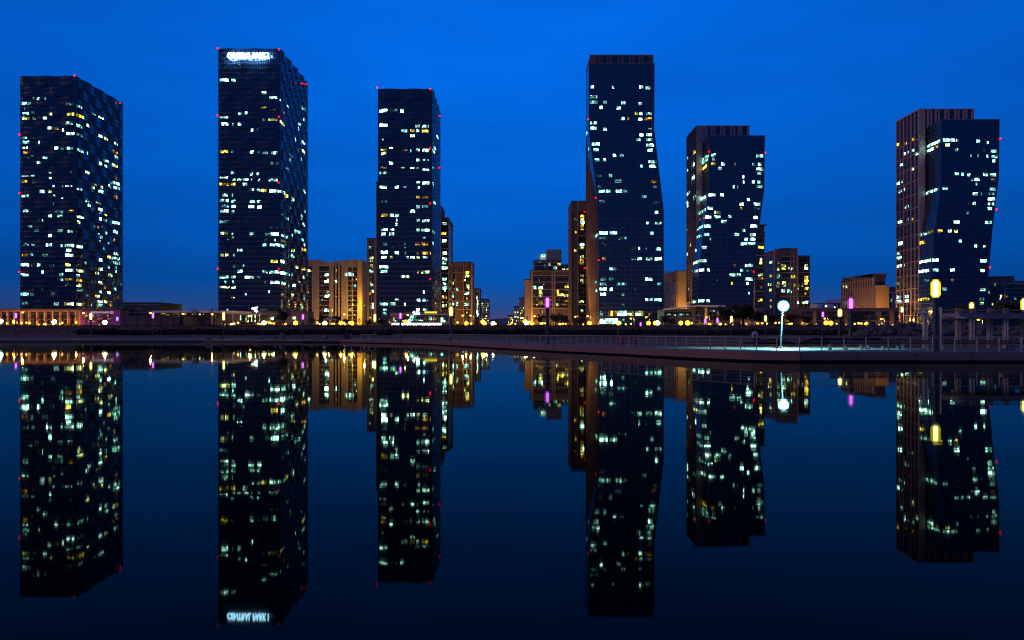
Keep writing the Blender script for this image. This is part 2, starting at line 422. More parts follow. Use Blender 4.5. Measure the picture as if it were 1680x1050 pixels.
T1A = """252,280,10,D 288,284,22,W 346,284,12,C 198,320,70,C 528,325,60,D 598,345,48,C 188,355,8,D 196,396,62,C 254,393,28,D 382,398,28,P 530,399,62,Y 602,416,56,Y 700,398,12,C 718,410,10,D 752,428,36,W
196,430,64,P 256,430,28,D 343,433,30,W 522,469,58,C 600,490,52,C 653,482,18,P 376,503,46,W 430,507,36,O 476,519,12,W 528,545,64,W 600,558,70,D 752,565,28,W 795,582,36,P 188,575,44,C 256,572,22,D 197,610,52,C
297,614,9,W 868,622,40,C 190,648,52,W 428,653,32,W 470,655,22,C 522,653,60,C 602,672,46,C 658,690,8,C 196,685,44,O 864,682,34,O 522,687,14,D 196,720,64,D 250,718,26,C 342,725,42,C 870,720,44,C 294,762,32,W
795,752,38,C 758,770,24,W 790,790,16,C 864,785,34,P 380,832,9,W 532,837,6,D 657,833,40,P 375,830,24,D 380,873,14,W 192,868,64,W 248,867,38,C 186,903,54,O 254,905,26,D 866,880,36,X 868,915,46,W 720,925,22,P
758,942,18,P 816,935,20,C 402,940,18,B 468,945,18,D 520,944,54,W 594,958,40,C 697,950,38,P 873,952,42,C 752,978,36,W 316,978,36,W 378,980,26,P 192,1013,62,C 416,1016,24,C 470,1022,16,W 866,1018,44,O 652,1042,14,C"""
T1B = """384,65,6,C 625,42,22,C 636,75,18,W 705,62,54,P 718,104,26,W 188,113,46,C 428,118,60,D 452,122,12,C 508,117,48,O 828,100,22,D 361,152,32,W 438,152,42,C 576,160,48,P 760,148,32,Y 720,136,14,C 726,172,18,W 755,182,20,D
284,186,10,D 314,186,8,C 498,188,44,X 568,196,24,P 833,200,52,C 218,228,34,C 708,275,12,C 716,233,34,X 683,228,10,D 268,253,30,D 440,257,40,C 504,261,36,C 828,265,44,W 361,291,30,W 730,302,22,C 768,275,12,C 722,335,12,C
772,347,16,C 742,385,14,D 192,355,40,D 240,355,30,D 357,358,42,W 445,364,16,C 502,363,72,W 572,371,58,W 612,345,16,D 826,323,28,X 494,397,36,W 183,430,54,O 236,428,20,D 324,432,42,C 500,433,66,W 572,438,56,X 780,446,32,Y
832,423,46,C 830,455,52,C 726,466,26,W 836,487,44,C 180,500,66,W 238,502,30,D 283,501,28,W 374,508,36,D 494,501,44,Y 568,508,46,X 615,488,10,D 500,540,62,W 572,544,56,P 692,527,18,D 716,532,28,P 696,560,38,P 784,515,10,C
832,520,14,C 307,552,18,C 180,572,70,C 444,572,28,C 563,580,20,C 790,576,42,P 830,548,12,C 446,605,22,C 498,604,56,Y 570,611,50,O 718,630,26,P 496,641,50,D 570,649,48,P 235,676,30,X 305,675,16,D 574,681,54,D 758,662,30,O
820,676,24,C 180,712,70,C 238,712,26,D 395,710,50,D 724,695,22,C 778,700,22,W 632,722,14,B 700,727,44,P 180,776,60,D 406,782,38,W 500,782,72,P 574,785,56,P 718,762,34,W 760,766,36,P 720,792,34,C 654,788,14,D"""
wavy_tower('residential_tower', 'wide dark wavy glass skyscraper standing behind the orange colonnade at the far left', 33, 125, 125, 440, 53,
           [((0, 100, 4.565), 568, T1A), ((0, 320, 4.377), 540, T1B)],
           [(123, 125, 'f'), (195, 169, 's'), (33, 221, 'f'), (33, 317, 'f'), (33, 446, 'f')], 0)
T2A = """272,206,30,D 166,314,68,W 232,314,34,C 454,405,36,C 518,440,64,W 460,442,20,D 574,455,10,C 450,517,46,Y 522,522,58,X 586,540,28,X 618,497,16,C 735,515,26,C 280,553,32,C 322,551,17,W 165,585,70,W 456,598,32,D 516,597,72,P
584,620,36,P 732,595,10,C 172,628,48,W 228,632,8,C 278,632,30,C 704,632,16,C 700,662,12,W 368,674,16,W 408,672,10,D 678,740,14,W 735,760,22,C 166,826,70,Y 228,826,22,D 366,832,28,W 414,830,20,D 462,834,40,D 526,836,54,C
734,828,28,P 648,855,20,D 714,880,12,C 526,911,66,D 634,886,8,C 616,955,18,D 230,978,26,C 364,990,22,C 412,990,18,C 164,1018,66,W 236,1024,24,C 278,1024,34,W 322,1024,42,W 364,1022,8,C 416,1028,16,C 520,1030,68,C"""
T2B = """155,10,72,Y 212,10,34,Y 295,10,32,W 338,44,34,C 384,50,24,C 418,51,40,Y 486,54,72,W 540,64,28,C 570,85,18,Y 682,56,28,C 610,108,22,C 160,82,44,C 212,82,8,C 153,118,64,C 215,122,32,C 340,124,38,W 385,125,32,C 162,154,54,B
217,156,32,C 334,158,40,W 386,161,32,W 592,162,16,D 156,188,62,W 214,192,18,C 690,190,10,C 538,205,8,D 574,236,12,C 668,220,20,C 664,240,10,P 155,258,70,D 256,262,6,D 680,278,22,C 486,302,50,D 622,320,18,C 645,326,22,C
155,335,58,P 212,336,10,C 336,338,30,W 440,342,34,D 488,341,60,W 541,349,24,C 606,345,12,W 572,360,10,C 212,365,12,C 178,370,8,D 490,378,10,W 545,384,36,P 432,380,24,D 670,378,16,C 425,412,30,C 490,411,66,W 540,418,32,C
682,410,22,C 682,442,26,O 257,444,34,W 606,447,16,P 606,483,34,C 140,479,28,P 174,478,26,P 218,479,18,D 486,521,48,Y 541,521,26,W 222,553,22,D 285,548,10,D 638,557,12,P 684,570,18,O 258,586,34,W 424,590,34,C 487,592,72,W
543,598,32,W 575,605,20,C 156,625,74,C 216,626,32,C 318,627,74,W 386,628,20,C 598,610,10,C 674,625,14,P 166,658,20,C 213,658,14,C 430,662,22,D 492,660,64,W 546,665,26,C 654,662,14,C 612,680,16,W 156,694,72,P 217,694,34,C
450,722,12,C 296,741,12,C 214,767,26,P 682,764,24,C 606,745,26,P 536,742,12,X 672,824,16,C 178,836,10,C 585,778,12,C"""
T2 = wavy_tower('residential_tower', 'tallest dark wavy glass skyscraper with a glowing white sign near its top', 358, 459, 80, 440, 61,
           [((330, 60, 4.375), 568, T2A), ((330, 300, 4.04), 527, T2B)],
           [(358, 80, 'f'), (458, 82, 'f'), (494, 137, 's'), (501, 138, 's'), (358, 190, 'f'), (458, 192, 'f'), (358, 441, 'f'), (458, 300, 'f'), (458, 441, 'f')], 0)
T3A = """185,247,72,W 270,246,62,D 332,251,30,W 188,362,66,W 455,367,34,W 516,372,58,C 353,404,56,C 414,404,34,Y 456,404,26,W 514,408,58,Y 416,444,36,W 184,468,9,C 607,455,8,C 580,488,8,D 188,548,56,Y 247,545,32,W 353,552,50,X
456,553,34,W 518,558,56,W 402,562,4,C 587,538,8,C 188,582,48,P 458,630,30,W 516,628,58,B 578,565,8,C 248,658,36,W 186,697,58,X 340,701,30,W 415,701,34,W 455,701,30,D 517,706,58,W 578,700,8,C 186,732,66,C 457,810,32,C
520,815,58,W 579,822,10,C 186,846,60,W 290,845,36,W 358,850,28,B 460,850,24,C 458,925,30,Y 515,925,52,O 190,955,48,D 586,965,6,C 457,997,34,W 516,996,60,D 418,1034,32,W"""
T3B = """895,34,36,W 935,2,32,C 670,62,60,Y 730,63,34,W 770,65,34,W 770,100,12,C 766,135,24,C 935,102,26,D 995,107,56,W 1065,105,8,O 672,174,58,W 732,172,34,W 936,179,26,C 992,178,72,W 1052,192,22,C 664,209,38,W 730,210,40,W
980,244,46,D 932,286,40,O 992,289,62,O 676,290,34,C 831,287,12,C 1054,282,6,C 738,318,10,D 835,322,12,C 672,354,60,W 768,356,34,W 836,358,10,C 935,362,18,X 1000,360,76,O 670,395,46,W 726,393,24,P 853,396,20,W 893,396,36,W
936,398,24,P 990,396,44,W 668,466,76,W 668,502,60,W 935,508,16,O 992,508,66,P 832,543,72,P 979,662,12,W 770,717,32,W 937,725,30,W 992,726,54,B 668,757,76,C 738,757,54,W 834,760,10,P 675,796,36,C 935,798,28,W 990,798,52,C
672,830,36,C 1062,690,10,O 1068,760,8,O 1072,590,8,P"""
wavy_tower('residential_tower', 'slim dark wavy glass skyscraper above the bright white shopfront', 620, 709, 146, 440, 48,
           [((590, 130, 4.77), 568, T3A), ((490, 340, 4.77), 1044, T3B)],
           [(619, 144, 'f'), (706, 147, 'f'), (719, 190, 's'), (706, 243, 'f'), (719, 275, 's'), (706, 334, 'f'), (706, 458, 'f')], 0)

def text_part(body, size, loc, m, parent, name='sign', ext=0.15, off=0.0, width=None):
    c = bpy.data.curves.new(name, 'FONT'); c.body = body; c.size = size; c.extrude = ext; c.offset = off
    o = bpy.data.objects.new('text_tmp', c); COL.objects.link(o)
    dg = bpy.context.evaluated_depsgraph_get(); me = bpy.data.meshes.new_from_object(o.evaluated_get(dg))
    bpy.data.objects.remove(o)
    xsv = [v.co.x for v in me.vertices]; w = max(xsv)-min(xsv); sx = (width/w) if width else 1
    for v in me.vertices: v.co.x = (v.co.x-min(xsv))*sx
    me.materials.clear(); me.materials.append(m)
    r = bpy.data.objects.new(name, me); COL.objects.link(r); r.parent = parent
    r.location = Vector(loc)-Vector(parent.location); r.rotation_euler = (math.radians(90), 0, 0); return r
text_part('CENTRAL PARK I', 4.1, (X_(373, 438), 437.9, Z_(95.5, 438)), glow('sign_white_blue', (0.3, 0.62, 1.0), 50), T2.root, off=0.13, width=X_(441, 438)-X_(373, 438))

# ---- three folded glass towers on the right, each with a brown finned core behind
M_fold = curtain('navy_folded_glass', (0.006, 0.018, 0.055), (0.016, 0.034, 0.08), (0.032, 0.052, 0.1), pw=1.3, fh=2.6, thu=0.13, thv=0.14)
M_brown = plain('brown_panel', (0.26, 0.16, 0.15), 0.75, 0.15, 0.2)
M_fin = plain('pale_fin', (0.4, 0.28, 0.26), 0.7, 0.12)
M_dark = curtain('dark_bay_glass', (0.008, 0.01, 0.018), (0.03, 0.03, 0.04), (0.04, 0.035, 0.04), pw=2.2, fh=2.6)
def folded_tower(label, xl, xr, ztop, core_px, core_py, core_depth, data, brown, beacons, fin_px, gdepth=15.0, seam=3, fm=None):
    """xl, xr: lists of (pixel row, pixel column) of the glass volume's left and right edge on its front plane"""
    Y = 440; YC = 455
    T = Bld('residential_tower', label, 'skyscraper', 900, 1000, ztop, Y, core_depth)
    T.x0 = X_(core_px[0], YC); T.x1 = X_(core_px[1], YC)
    def edge(tab): 
        t = sorted((Z_(py, Y), X_(px, Y)) for py, px in tab)
        return lambda z: lerp(t, z)
    ex0, ex1 = edge(xl), edge(xr)
    zs = sorted(set([BASE-1, T.z1] + [Z_(py, Y) for py, _ in xl+xr if BASE < Z_(py, Y) < T.z1]))
    g = MB()
    for za, zb in zip(zs, zs[1:]):
        a0, a1, b0, b1 = ex0(za), ex1(za), ex0(zb), ex1(zb); yb = Y+gdepth
        g.q((a0, Y, za), (a1, Y, za), (b1, Y, zb), (b0, Y, zb)); g.q((a0, yb, za), (a0, Y, za), (b0, Y, zb), (b0, yb, zb))
        g.q((a1, Y, za), (a1, yb, za), (b1, yb, zb), (b1, Y, zb)); g.q((a1, yb, za), (a0, yb, za), (b0, yb, zb), (b1, yb, zb))
    a0, a1 = ex0(T.z1), ex1(T.z1); g.q((a0, Y, T.z1), (a1, Y, T.z1), (a1, Y+gdepth, T.z1), (a0, Y+gdepth, T.z1))
    T.add('curtain_wall', g, M_fold)
    p = MB(); p.box(a0-.1, a1+.1, Y-0.15, Y+0.3, T.z1-0.15, T.z1+0.5); p.box(a1-.3, a1+.12, Y+.3, Y+gdepth, T.z1-0.15, T.z1+0.5); T.add('parapet', p, plain('slate_trim', (0.1, 0.12, 0.17), 0.5))
    zc = Z_(core_py, YC); c = MB(); y1 = YC+core_depth
    c.box(T.x0, T.x1, YC+0.1 if gdepth <= 15 else Y+gdepth+.05, y1, BASE-1, zc); T.add('core', c, M_dark)
    # fins on the visible left side and round the crown
    fb = MB(); n = 7
    for i in range(n):
        y = YC+.1+(y1-YC-.6)*i/(n-1); w = 0.5 if i % 2 else 0.85
        fb.box(T.x0-0.55, T.x0, y-w/2+.3, y+w/2+.3, BASE, zc)
    for px in fin_px: fb.box(X_(px, YC)-0.55, X_(px, YC)+0.55, (YC if gdepth <= 15 else YC)-0.5, YC+.1 if gdepth <= 15 else Y+gdepth+.05, T.z1-1 if gdepth <= 15 else T.z1+.5, zc)
    fb.box(T.x0-0.6, T.x0+2.9, YC-0.45, YC+.1 if gdepth <= 15 else Y+gdepth, T.z1-2 if gdepth > 15 else BASE, zc)
    T.add('fins', fb, fm or M_fin)
    hb = MB(); k = int((T.z1-BASE)/(2.6*seam))
    for i in range(k+1):
        z = BASE+i*2.6*seam; hb.box(T.x0-0.4, T.x0, YC, y1, z-0.22, z+0.22)
    hb.box(T.x0-0.65, T.x1+.3, YC-0.55, y1+.1, zc, zc+0.5); T.add('floor_bands', hb, M_fin)
    for org, s, face in data:
        for x, y, w, cd, f_ in parse(s): T.win(x, y, w, cd, face, org=org, hp=4.6)
    core_x0 = T.x0
    def surf(bb, px, py, w, h, face):
        if face == 'f': bb.box(X_(px-w/2, Y), X_(px+w/2, Y), Y-0.12, Y+.02, Z_(py+h/2, Y), Z_(py-h/2, Y))
        elif face == 's':
            P = []
            for pp in (px-w/2, px+w/2):
                yy = Y+6
                for _ in range(10):
                    z = Z_(py, yy); yy = min(max(ex0(z)*F/(pp-CX), Y+.05), Y+gdepth-.1)
                P.append(yy)
            ya, yb = min(P), max(P)
            if yb-ya < .6: yb = ya+.6
            ym = (ya+yb)/2; za, zb = Z_(py+h/2, ym), Z_(py-h/2, ym)
            bb.q((ex0(za)-.12, yb, za), (ex0(za)-.12, ya, za), (ex0(zb)-.12, ya, zb), (ex0(zb)-.12, yb, zb))
        else:
            P = [min(max(core_x0*F/(pp-CX), YC+.2), y1-.2) for pp in (px-w/2, px+w/2)]; ya, yb = min(P), max(P); ym = (ya+yb)/2
            if yb-ya < 1: yb = ya+1
            bb.box(core_x0-0.14, core_x0+.02, ya, yb, Z_(py+h/2, ym), Z_(py-h/2, ym))
    for org, s in brown:
        for x, y, w, cd, _ in parse(s): T.win(x, y, w, cd, 'c', org=org, hp=4.4)
    T.flush(surf=surf)
    for px, py in beacons:
        bm = MB(); bm.ball((X_(px, Y), Y-.7, Z_(py, Y)), .46, 8, 6); T.add('aviation_light', bm, glow('aviation_red', (1, 0.002, 0.003), 5), smooth=True)
    return T
o7 = (920, 70, 4.2); o8 = (820, 310, 4.2)
T5A = """217,304,24,W 360,307,14,C 554,306,28,W 600,312,38,W 226,373,54,C 228,410,58,C 305,410,28,W 430,415,28,W 547,420,24,W 278,447,20,W 400,450,30,W 522,488,26,Y 550,489,22,W 604,490,46,C 428,523,26,C 468,523,18,O 549,526,26,W
602,525,52,O 226,554,54,C 226,589,44,W 304,595,26,W 616,598,26,D 556,635,28,W 608,634,40,W 535,668,28,C 612,668,52,C 240,698,58,W 615,706,56,W 242,737,40,C 617,741,34,W 370,777,20,W 416,776,40,D 301,807,22,W 250,808,36,C
622,820,40,W 650,822,26,D 632,852,52,W 556,850,18,C 343,916,24,W 262,916,44,D 395,955,50,C 642,957,44,O 648,994,26,D 270,992,30,D 284,1024,50,C 329,1023,28,W 400,1024,44,W 446,1024,40,D"""
T5B = """704,86,40,D 1080,93,50,D 995,52,34,D 1080,162,28,W 1018,236,22,C 1090,237,50,C 714,302,62,W 782,302,58,W 1046,304,26,W 716,338,70,D 845,340,60,D 718,376,26,X 920,408,32,X 960,410,14,W 1007,415,8,D 1093,413,38,C 920,480,36,D
964,480,34,W 1028,482,48,C 1090,482,50,W 720,480,26,O 780,551,52,C 710,620,42,C 766,619,32,C 1026,621,54,W 712,655,50,C 840,655,80,D 712,690,54,W 768,692,18,W 935,690,26,D 1098,655,30,D 712,725,42,W 848,726,20,C
1028,763,58,C 1088,764,56,C 726,792,10,D 850,800,30,D"""
T5C = """700,858,20,D 780,857,60,O 842,857,58,W 898,857,48,P 962,857,54,P 1022,857,50,X 718,912,56,W 780,910,58,W 838,912,50,D"""
T5 = folded_tower('tallest folded glass skyscraper, its upper half leaning left over the lower half', [(105, 966), (212, 966), (345, 982), (530, 982)], [(105, 1074), (212, 1073.5), (345, 1089), (530, 1089)],
    105, (970, 1072), 91.5, 27, [(o7, T5A, 'f'), (o8, T5B, 'f'), (o7, '172,625,24,C 184,735,26,C 182,780,12,C 206,950,12,C 192,850,10,D', 's'), (o8, '668,318,26,C 664,700,16,C 660,640,10,C', 's')],
    [(o8, '598,20,6,P 600,380,8,Y 600,455,8,Y 606,545,8,P 585,680,8,C 606,742,10,C')], [(965, 196), (977, 325), (982, 427)],
    [983, 987, 997, 1002, 1015, 1021, 1034, 1039, 1049, 1054, 1066, 1069], gdepth=15, fm=plain('dark_fin', (.2, .125, .1), .8, .15))
for x, y, w, c, _ in parse(T5C):
    b = MB(); px, py = 820+x/4.2, 310+y/4.2; T5.fbox(b, px-w/8.4, px+w/8.4, py-4, py+4, .15); T5.add('shop_window', b, lit(c))
o6a = (1080, 180, 5.25); o6b = (1080, 360, 4.04)
T6A = """475,390,44,C 475,426,24,W 473,466,42,Y 558,467,34,W 661,466,16,X 820,470,20,C 872,471,34,C 858,398,26,W 890,398,36,C 530,506,28,W 874,510,66,W 871,548,30,W 734,580,12,W 736,622,12,W 818,622,22,W 866,623,28,W 872,662,54,C
650,663,16,W 683,666,8,C 463,735,66,W 548,735,32,W 776,774,22,W 718,814,34,W 850,815,64,W 718,850,22,O 850,848,44,D 448,849,46,W 510,884,56,P 616,920,28,W 430,924,58,W 508,921,60,C 838,928,40,W 566,964,48,C 425,1000,56,W
824,1004,62,W 736,1040,22,C"""
T6B = """435,14,38,C 325,42,44,W 633,45,48,W 567,73,16,W 520,100,34,W 626,101,40,W 320,100,40,W 582,130,22,W 624,132,36,W 568,160,44,W 620,160,52,W 345,130,8,D 304,187,38,W 296,274,50,W 600,306,56,W 506,306,18,X 288,335,36,W
332,335,18,W 554,336,20,C 600,338,40,D 490,367,36,W 518,367,26,C 542,365,10,C 600,395,54,W 591,424,14,W 390,396,6,D 489,424,10,Y 600,488,6,C 285,540,46,W 330,540,24,W"""
T6 = folded_tower('shortest folded glass skyscraper with a brown finned side, between two yellow-lit blocks', [(223.5, 1164), (310, 1163), (370, 1155), (440, 1147), (480, 1145.5), (530, 1145.5)], [(223.5, 1255), (310, 1254), (370, 1246), (440, 1238), (480, 1236), (530, 1236)],
    223.5, (1144, 1229.5), 207.6, 26, [(o6a, T6A, 'f'), (o6b, T6B, 'f'), (o6a, '405,412,66,C 405,440,60,C 390,495,66,Y 380,758,70,W 380,875,66,C 355,945,26,D 360,1015,60,C', 's'),
     (o6b, '265,112,46,C 240,205,22,W 243,285,56,P 220,347,22,C 252,342,22,C 235,545,46,C', 's')],
    [(o6a, '310,370,26,Y 253,420,10,W 308,470,18,W 253,520,10,W 305,582,22,W 253,625,8,D 253,730,10,W 313,755,20,C 253,798,10,W 254,828,10,W 287,850,10,D 270,710,8,C 250,1040,10,O'),
     (o6b, '185,130,10,W 190,232,10,W 188,315,8,W 203,462,8,P 212,170,8,P 185,390,6,C')],
    [(1163, 249), (1255, 251), (1155, 358), (1145, 445), (1236, 446)], [1155, 1159, 1167.5, 1172, 1183, 1188, 1199, 1204, 1212, 1216, 1227])
o3 = (1340, 160, 4.376); o4 = (1340, 380, 4.376)
T7A = """928,305,48,W 975,307,34,W 1008,307,20,C 1158,312,30,W 1226,323,12,C 938,341,32,P 1003,376,22,C 1200,380,20,D 1270,385,44,C 1108,418,5,C 1159,418,6,C 1226,420,12,W 1278,424,48,C 1270,455,20,W 1006,547,28,W 1046,550,20,C
1090,556,22,C 1212,552,36,W 1266,556,46,C 1150,588,38,W 1115,590,24,D 1274,592,50,X 1145,622,14,D 1262,658,48,C 1256,690,46,D 1254,728,56,W 1138,691,36,W 1182,692,10,D 1131,760,22,W 1087,762,8,D 1250,762,48,C 1243,797,30,W
1085,826,20,D 1003,893,42,W 1232,897,54,C 955,960,26,W 998,960,28,Y 885,958,40,O 1030,1030,24,C 920,651,42,C"""
T7B = """1030,68,24,C 1140,104,20,W 1202,108,14,W 852,204,50,W 1198,209,52,W 853,275,44,C 975,275,36,W 1190,279,30,W 1152,245,8,D 972,348,22,X 915,411,34,W 1194,416,44,W 1186,484,34,D 1185,516,30,P"""
T7 = folded_tower('folded glass skyscraper at the far right, its brown finned side facing left', [(197, 1544.5), (297, 1544), (350, 1538), (385, 1533), (450, 1530), (530, 1529)], [(197, 1640), (290, 1639), (380, 1628), (450, 1622), (490, 1621), (530, 1621)],
    197, (1509, 1598), 180, 27, [(o3, T7A, 'f'), (o4, T7B, 'f'), (o3, '838,332,112,W 812,375,66,W 862,352,34,O 828,672,100,C 760,980,66,C 815,965,50,Y 750,1040,60,Y', 's'),
     (o4, '757,80,62,O 762,212,126,W 755,283,112,W 795,350,40,D 755,486,124,Y', 's')],
    [(o3, '590,335,26,Y 640,328,16,O 693,298,16,O 692,380,24,C 655,395,18,C 632,404,12,W 722,402,22,W 608,484,28,W 692,512,26,P 588,615,28,W 612,604,10,W 602,672,26,W 630,660,12,W 648,785,34,C 600,893,32,W 652,878,20,D 686,873,16,Y 602,1045,30,W'),
     (o4, '600,90,30,W 627,80,8,W 585,155,20,C 590,188,42,W 627,140,8,W 594,247,36,W 626,238,12,W 586,374,14,P 677,428,8,W 588,470,36,W 648,465,26,W 592,500,32,W 648,495,26,W')],
    [(1640, 228), (1634, 344), (1623, 439)], [1522, 1527, 1535, 1540, 1551, 1556, 1567, 1572, 1581, 1585, 1595])

# ---- smaller buildings
M_beige = plain('beige_render', (0.46, 0.36, 0.27), 0.85, 0.12, 0.3)
M_tan = plain('tan_stripe', (0.55, 0.44, 0.33), 0.8, 0.1)
M_brick = plain('brown_brick', (0.17, 0.115, 0.1), 0.85, 0.15, 0.4)
M_grey = plain('grey_panel', (0.24, 0.23, 0.25), 0.7, 0.15)
M_white = plain('white_render', (0.62, 0.6, 0.64), 0.8, 0.1)
M_bay = curtain('apartment_glass', (0.01, 0.01, 0.016), (0.045, 0.038, 0.035), (0.08, 0.062, 0.055), pw=1.8, fh=2.9, thu=0.14, thv=0.24)
M_pinkbrick = plain('mauve_brick', (0.2, 0.11, 0.12), 0.85, 0.15, 0.4)

def building(name, label, px0, px1, py, Y, depth, wall, glass=(), stripes=(), bands=(), sglass=(), sstripes=(), sbands=(), wins='', org=None, swins='', group=None,
             top=None, stripe_m=None, band_m=None, cap=0.6, hp=4.6, cat='building', base=BASE, gm=None):
    B = Bld(name, label, cat, px0, px1, py, Y, depth, group, base); B.body(wall)
    pb = HOR-(base-CH)*F/Y
    if glass or sglass:
        b = MB()
        for (a, c, t, u) in glass: B.fbox(b, a, c, t, u or pb, 0.06)
        for (a, c, t, u) in sglass: B.sbox(b, a, c, t, u or pb, 0.06)
        B.add('glazing', b, gm or M_bay)
    if stripes or sstripes:
        b = MB()
        for s in stripes: B.fbox(b, s[0], s[1], s[2] if len(s) > 2 else py, s[3] if len(s) > 3 else pb, 0.45)
        for s in sstripes: B.sbox(b, s[0], s[1], s[2] if len(s) > 2 else py, s[3] if len(s) > 3 else pb, 0.45)
        B.add('pilasters', b, stripe_m or M_tan)
    if bands or sbands:
        b = MB()
        for s in bands: B.fbox(b, s[1] if len(s) > 1 else px0, s[2] if len(s) > 2 else px1, s[0]-0.5, s[0]+0.5, 0.3)
        for z in sbands:
            zz = Z_(z, Y); x = B.sx(zz); b.box(x-.3, x+.3, B.Y-.3, B.Y1, zz-.22, zz+.22)
        B.add('floor_bands', b, band_m or M_tan)
    if cap:
        b = MB(); b.box(B.x0-.25, B.x1+.25, B.Y-.5, B.Y1+.25, B.z1, B.z1+cap); B.add('roof', b, M_roof)
    for x, y, w, c, _ in parse(wins): B.win(x, y, w, c, 'f', org=org, hp=hp)
    for x, y, w, c, _ in parse(swins): B.win(x, y, w, c, 's', org=org, hp=hp)
    B.flush()
    return B
o_6 = (490, 340, 4.77)
# A1: beige slab with a wavy striped crown
A1 = Bld('apartment_block', 'beige striped apartment block with a wavy roofline right of the tallest wavy tower', 'apartment block', 480, 587, 431, 600, 32)
b = MB(); cols = [(480, 427), (505, 426.5), (516, 426), (523, 426.5), (532, 429), (541, 430.5), (548, 429.5), (556, 428), (564, 427), (572, 426), (587, 426)]
for (xa, ya), (xb, yb) in zip(cols, cols[1:]):
    k = 4
    for i in range(k):
        t0, t1 = i/k, (i+1)/k; p0, p1 = xa+(xb-xa)*t0, xa+(xb-xa)*t1; yy = ya+(yb-ya)*(t0+t1)/2
        b.box(X_(p0, 600), X_(p1, 600), 600, 632, BASE-1, Z_(yy, 600))
A1.add('wall', b, M_beige)
b = MB(); A1.fbox(b, 523.5, 540, 437, 541, .06); A1.fbox(b, 571, 586, 439, 541, .06); A1.fbox(b, 504, 511.5, 437, 541, .06)
for px in (548.5, 553.5, 559): A1.fbox(b, px-1.3, px+1.3, 432, 541, .06)
A1.add('glazing', b, M_bay)
b = MB()
for px in (503.5, 513, 515.6, 519, 522, 541.5, 544, 546.4, 551, 556, 561, 564.5, 568, 570.2, 578): A1.fbox(b, px-0.55, px+0.55, 428 if 520 < px < 570 else 437, 541, .5)
for px in range(504, 586, 4): A1.fbox(b, px-.6, px+.6, 427.5 if not 525 < px < 556 else 431, 436, .55)
A1.add('pilasters', b, M_tan)
b = MB()
for py in (445, 453, 461, 469, 477, 485, 493, 501, 509, 517): A1.fbox(b, 523.5, 540, py-.4, py+.4, .25); A1.fbox(b, 571, 586, py-.4, py+.4, .25)
A1.add('floor_bands', b, M_tan)
b = MB(); b.box(X_(587.2, 598), X_(594.5, 598), 596, 634, BASE-1, Z_(427, 598)); A1.add('end_wall', b, plain('lamplit_yellow_wall', (0.62, 0.42, 0.16), 0.8, 0.1))  # yellow lamplight put into this wall's colour, the block itself is beige
for x, y, w, c, _ in parse('76,495,24,W 220,527,36,W 293,496,14,P 372,525,12,W 410,525,48,W 218,583,34,W 292,580,16,W 225,662,20,W 222,693,36,W 292,694,8,O 405,695,30,D 440,615,30,D 220,806,40,W 258,806,12,P 75,835,28,P 405,803,34,P'):
    A1.win(x, y, w, c, 'f', org=o_6, hp=4.6)
A1.flush()
A2 = building('apartment_block', 'narrow brown apartment tower half hidden behind the left edge of the slim wavy tower', 602, 622, 392, 560, 30, M_brick, glass=[(606, 613, 404, None)], stripes=[(602.3, 603.2), (604.6, 605.5), (608.8, 609.6), (613.4, 614.4), (615.8, 616.8)],
         bands=[(404,), (436,), (470,), (505,)], wins='557,313,20,C 570,398,30,P 570,418,26,P 570,460,26,P 570,500,34,W 574,610,24,W 576,658,24,P 562,676,20,O 574,760,28,P 572,783,28,W', org=o_6)
building('apartment_block', 'thin brown slab showing as a strip against the left edge of the slim wavy tower', 617, 640, 300, 520, 26, M_brick, stripes=[(617.3, 618.2)], bands=[(330,), (380,), (430,), (480,)])
building('apartment_block', 'low brown block between the yellow-lit end wall and the narrow brown apartment tower', 593, 604, 473, 640, 20, M_brick, glass=[(596, 602, 478, None)], bands=[(490,), (510,)])
A3 = building('apartment_block', 'stepped brown apartment tower with a column of lit rooms right of the slim wavy tower', 700, 736, 358, 560, 42, M_brick, glass=[(724.5, 735.6, 362, None)], stripes=[(722, 723.4), (735.4, 736)],
         bands=[(367, 724, 736), (388, 724, 736), (408, 724, 736), (428, 724, 736), (448, 724, 736), (468, 724, 736), (488, 724, 736)], sglass=[(737, 740, 372, None)], sbands=[372, 400, 430, 460, 490],
         wins='1142,128,32,W 1140,205,44,Y 1140,262,40,W 1142,358,36,W 1142,404,40,W 1140,435,36,C 1142,474,48,W 1140,564,36,W 1142,600,28,C 1142,632,44,W 1138,703,44,Y 1140,770,40,P', org=o_6)
b = MB(); b.box(X_(700, 590), X_(728, 590), 576, 600, Z_(358, 580), Z_(343, 590)); A3.add('penthouse', b, M_brick)
A4 = building('apartment_block', 'brown apartment block with a striped crown beside the tall yellow lantern', 735.5, 775, 431, 600, 30, M_brick, glass=[(737, 747, 446, None), (761, 771, 446, None)],
         stripes=[(735.6, 737, 431, 446), (740, 741.5, 431, 438), (745, 746.5, 431, 438), (750, 751.5, 431, 438), (755, 756.5, 431, 438), (760, 761.5, 431, 438), (765, 766.5, 431, 438), (773, 775), (747.6, 748.4), (759.8, 760.6)],
         bands=[(447,), (462,), (478,), (494,), (508,)], wins='1320,512,34,Y 1318,538,34,P 1198,595,34,P 1322,622,30,P 1190,620,28,C 1241,642,14,W 1320,674,32,W 1198,676,26,C 1200,700,26,C 1200,757,40,W 1240,757,14,W 1316,760,38,W 1186,525,24,D', org=o_6)
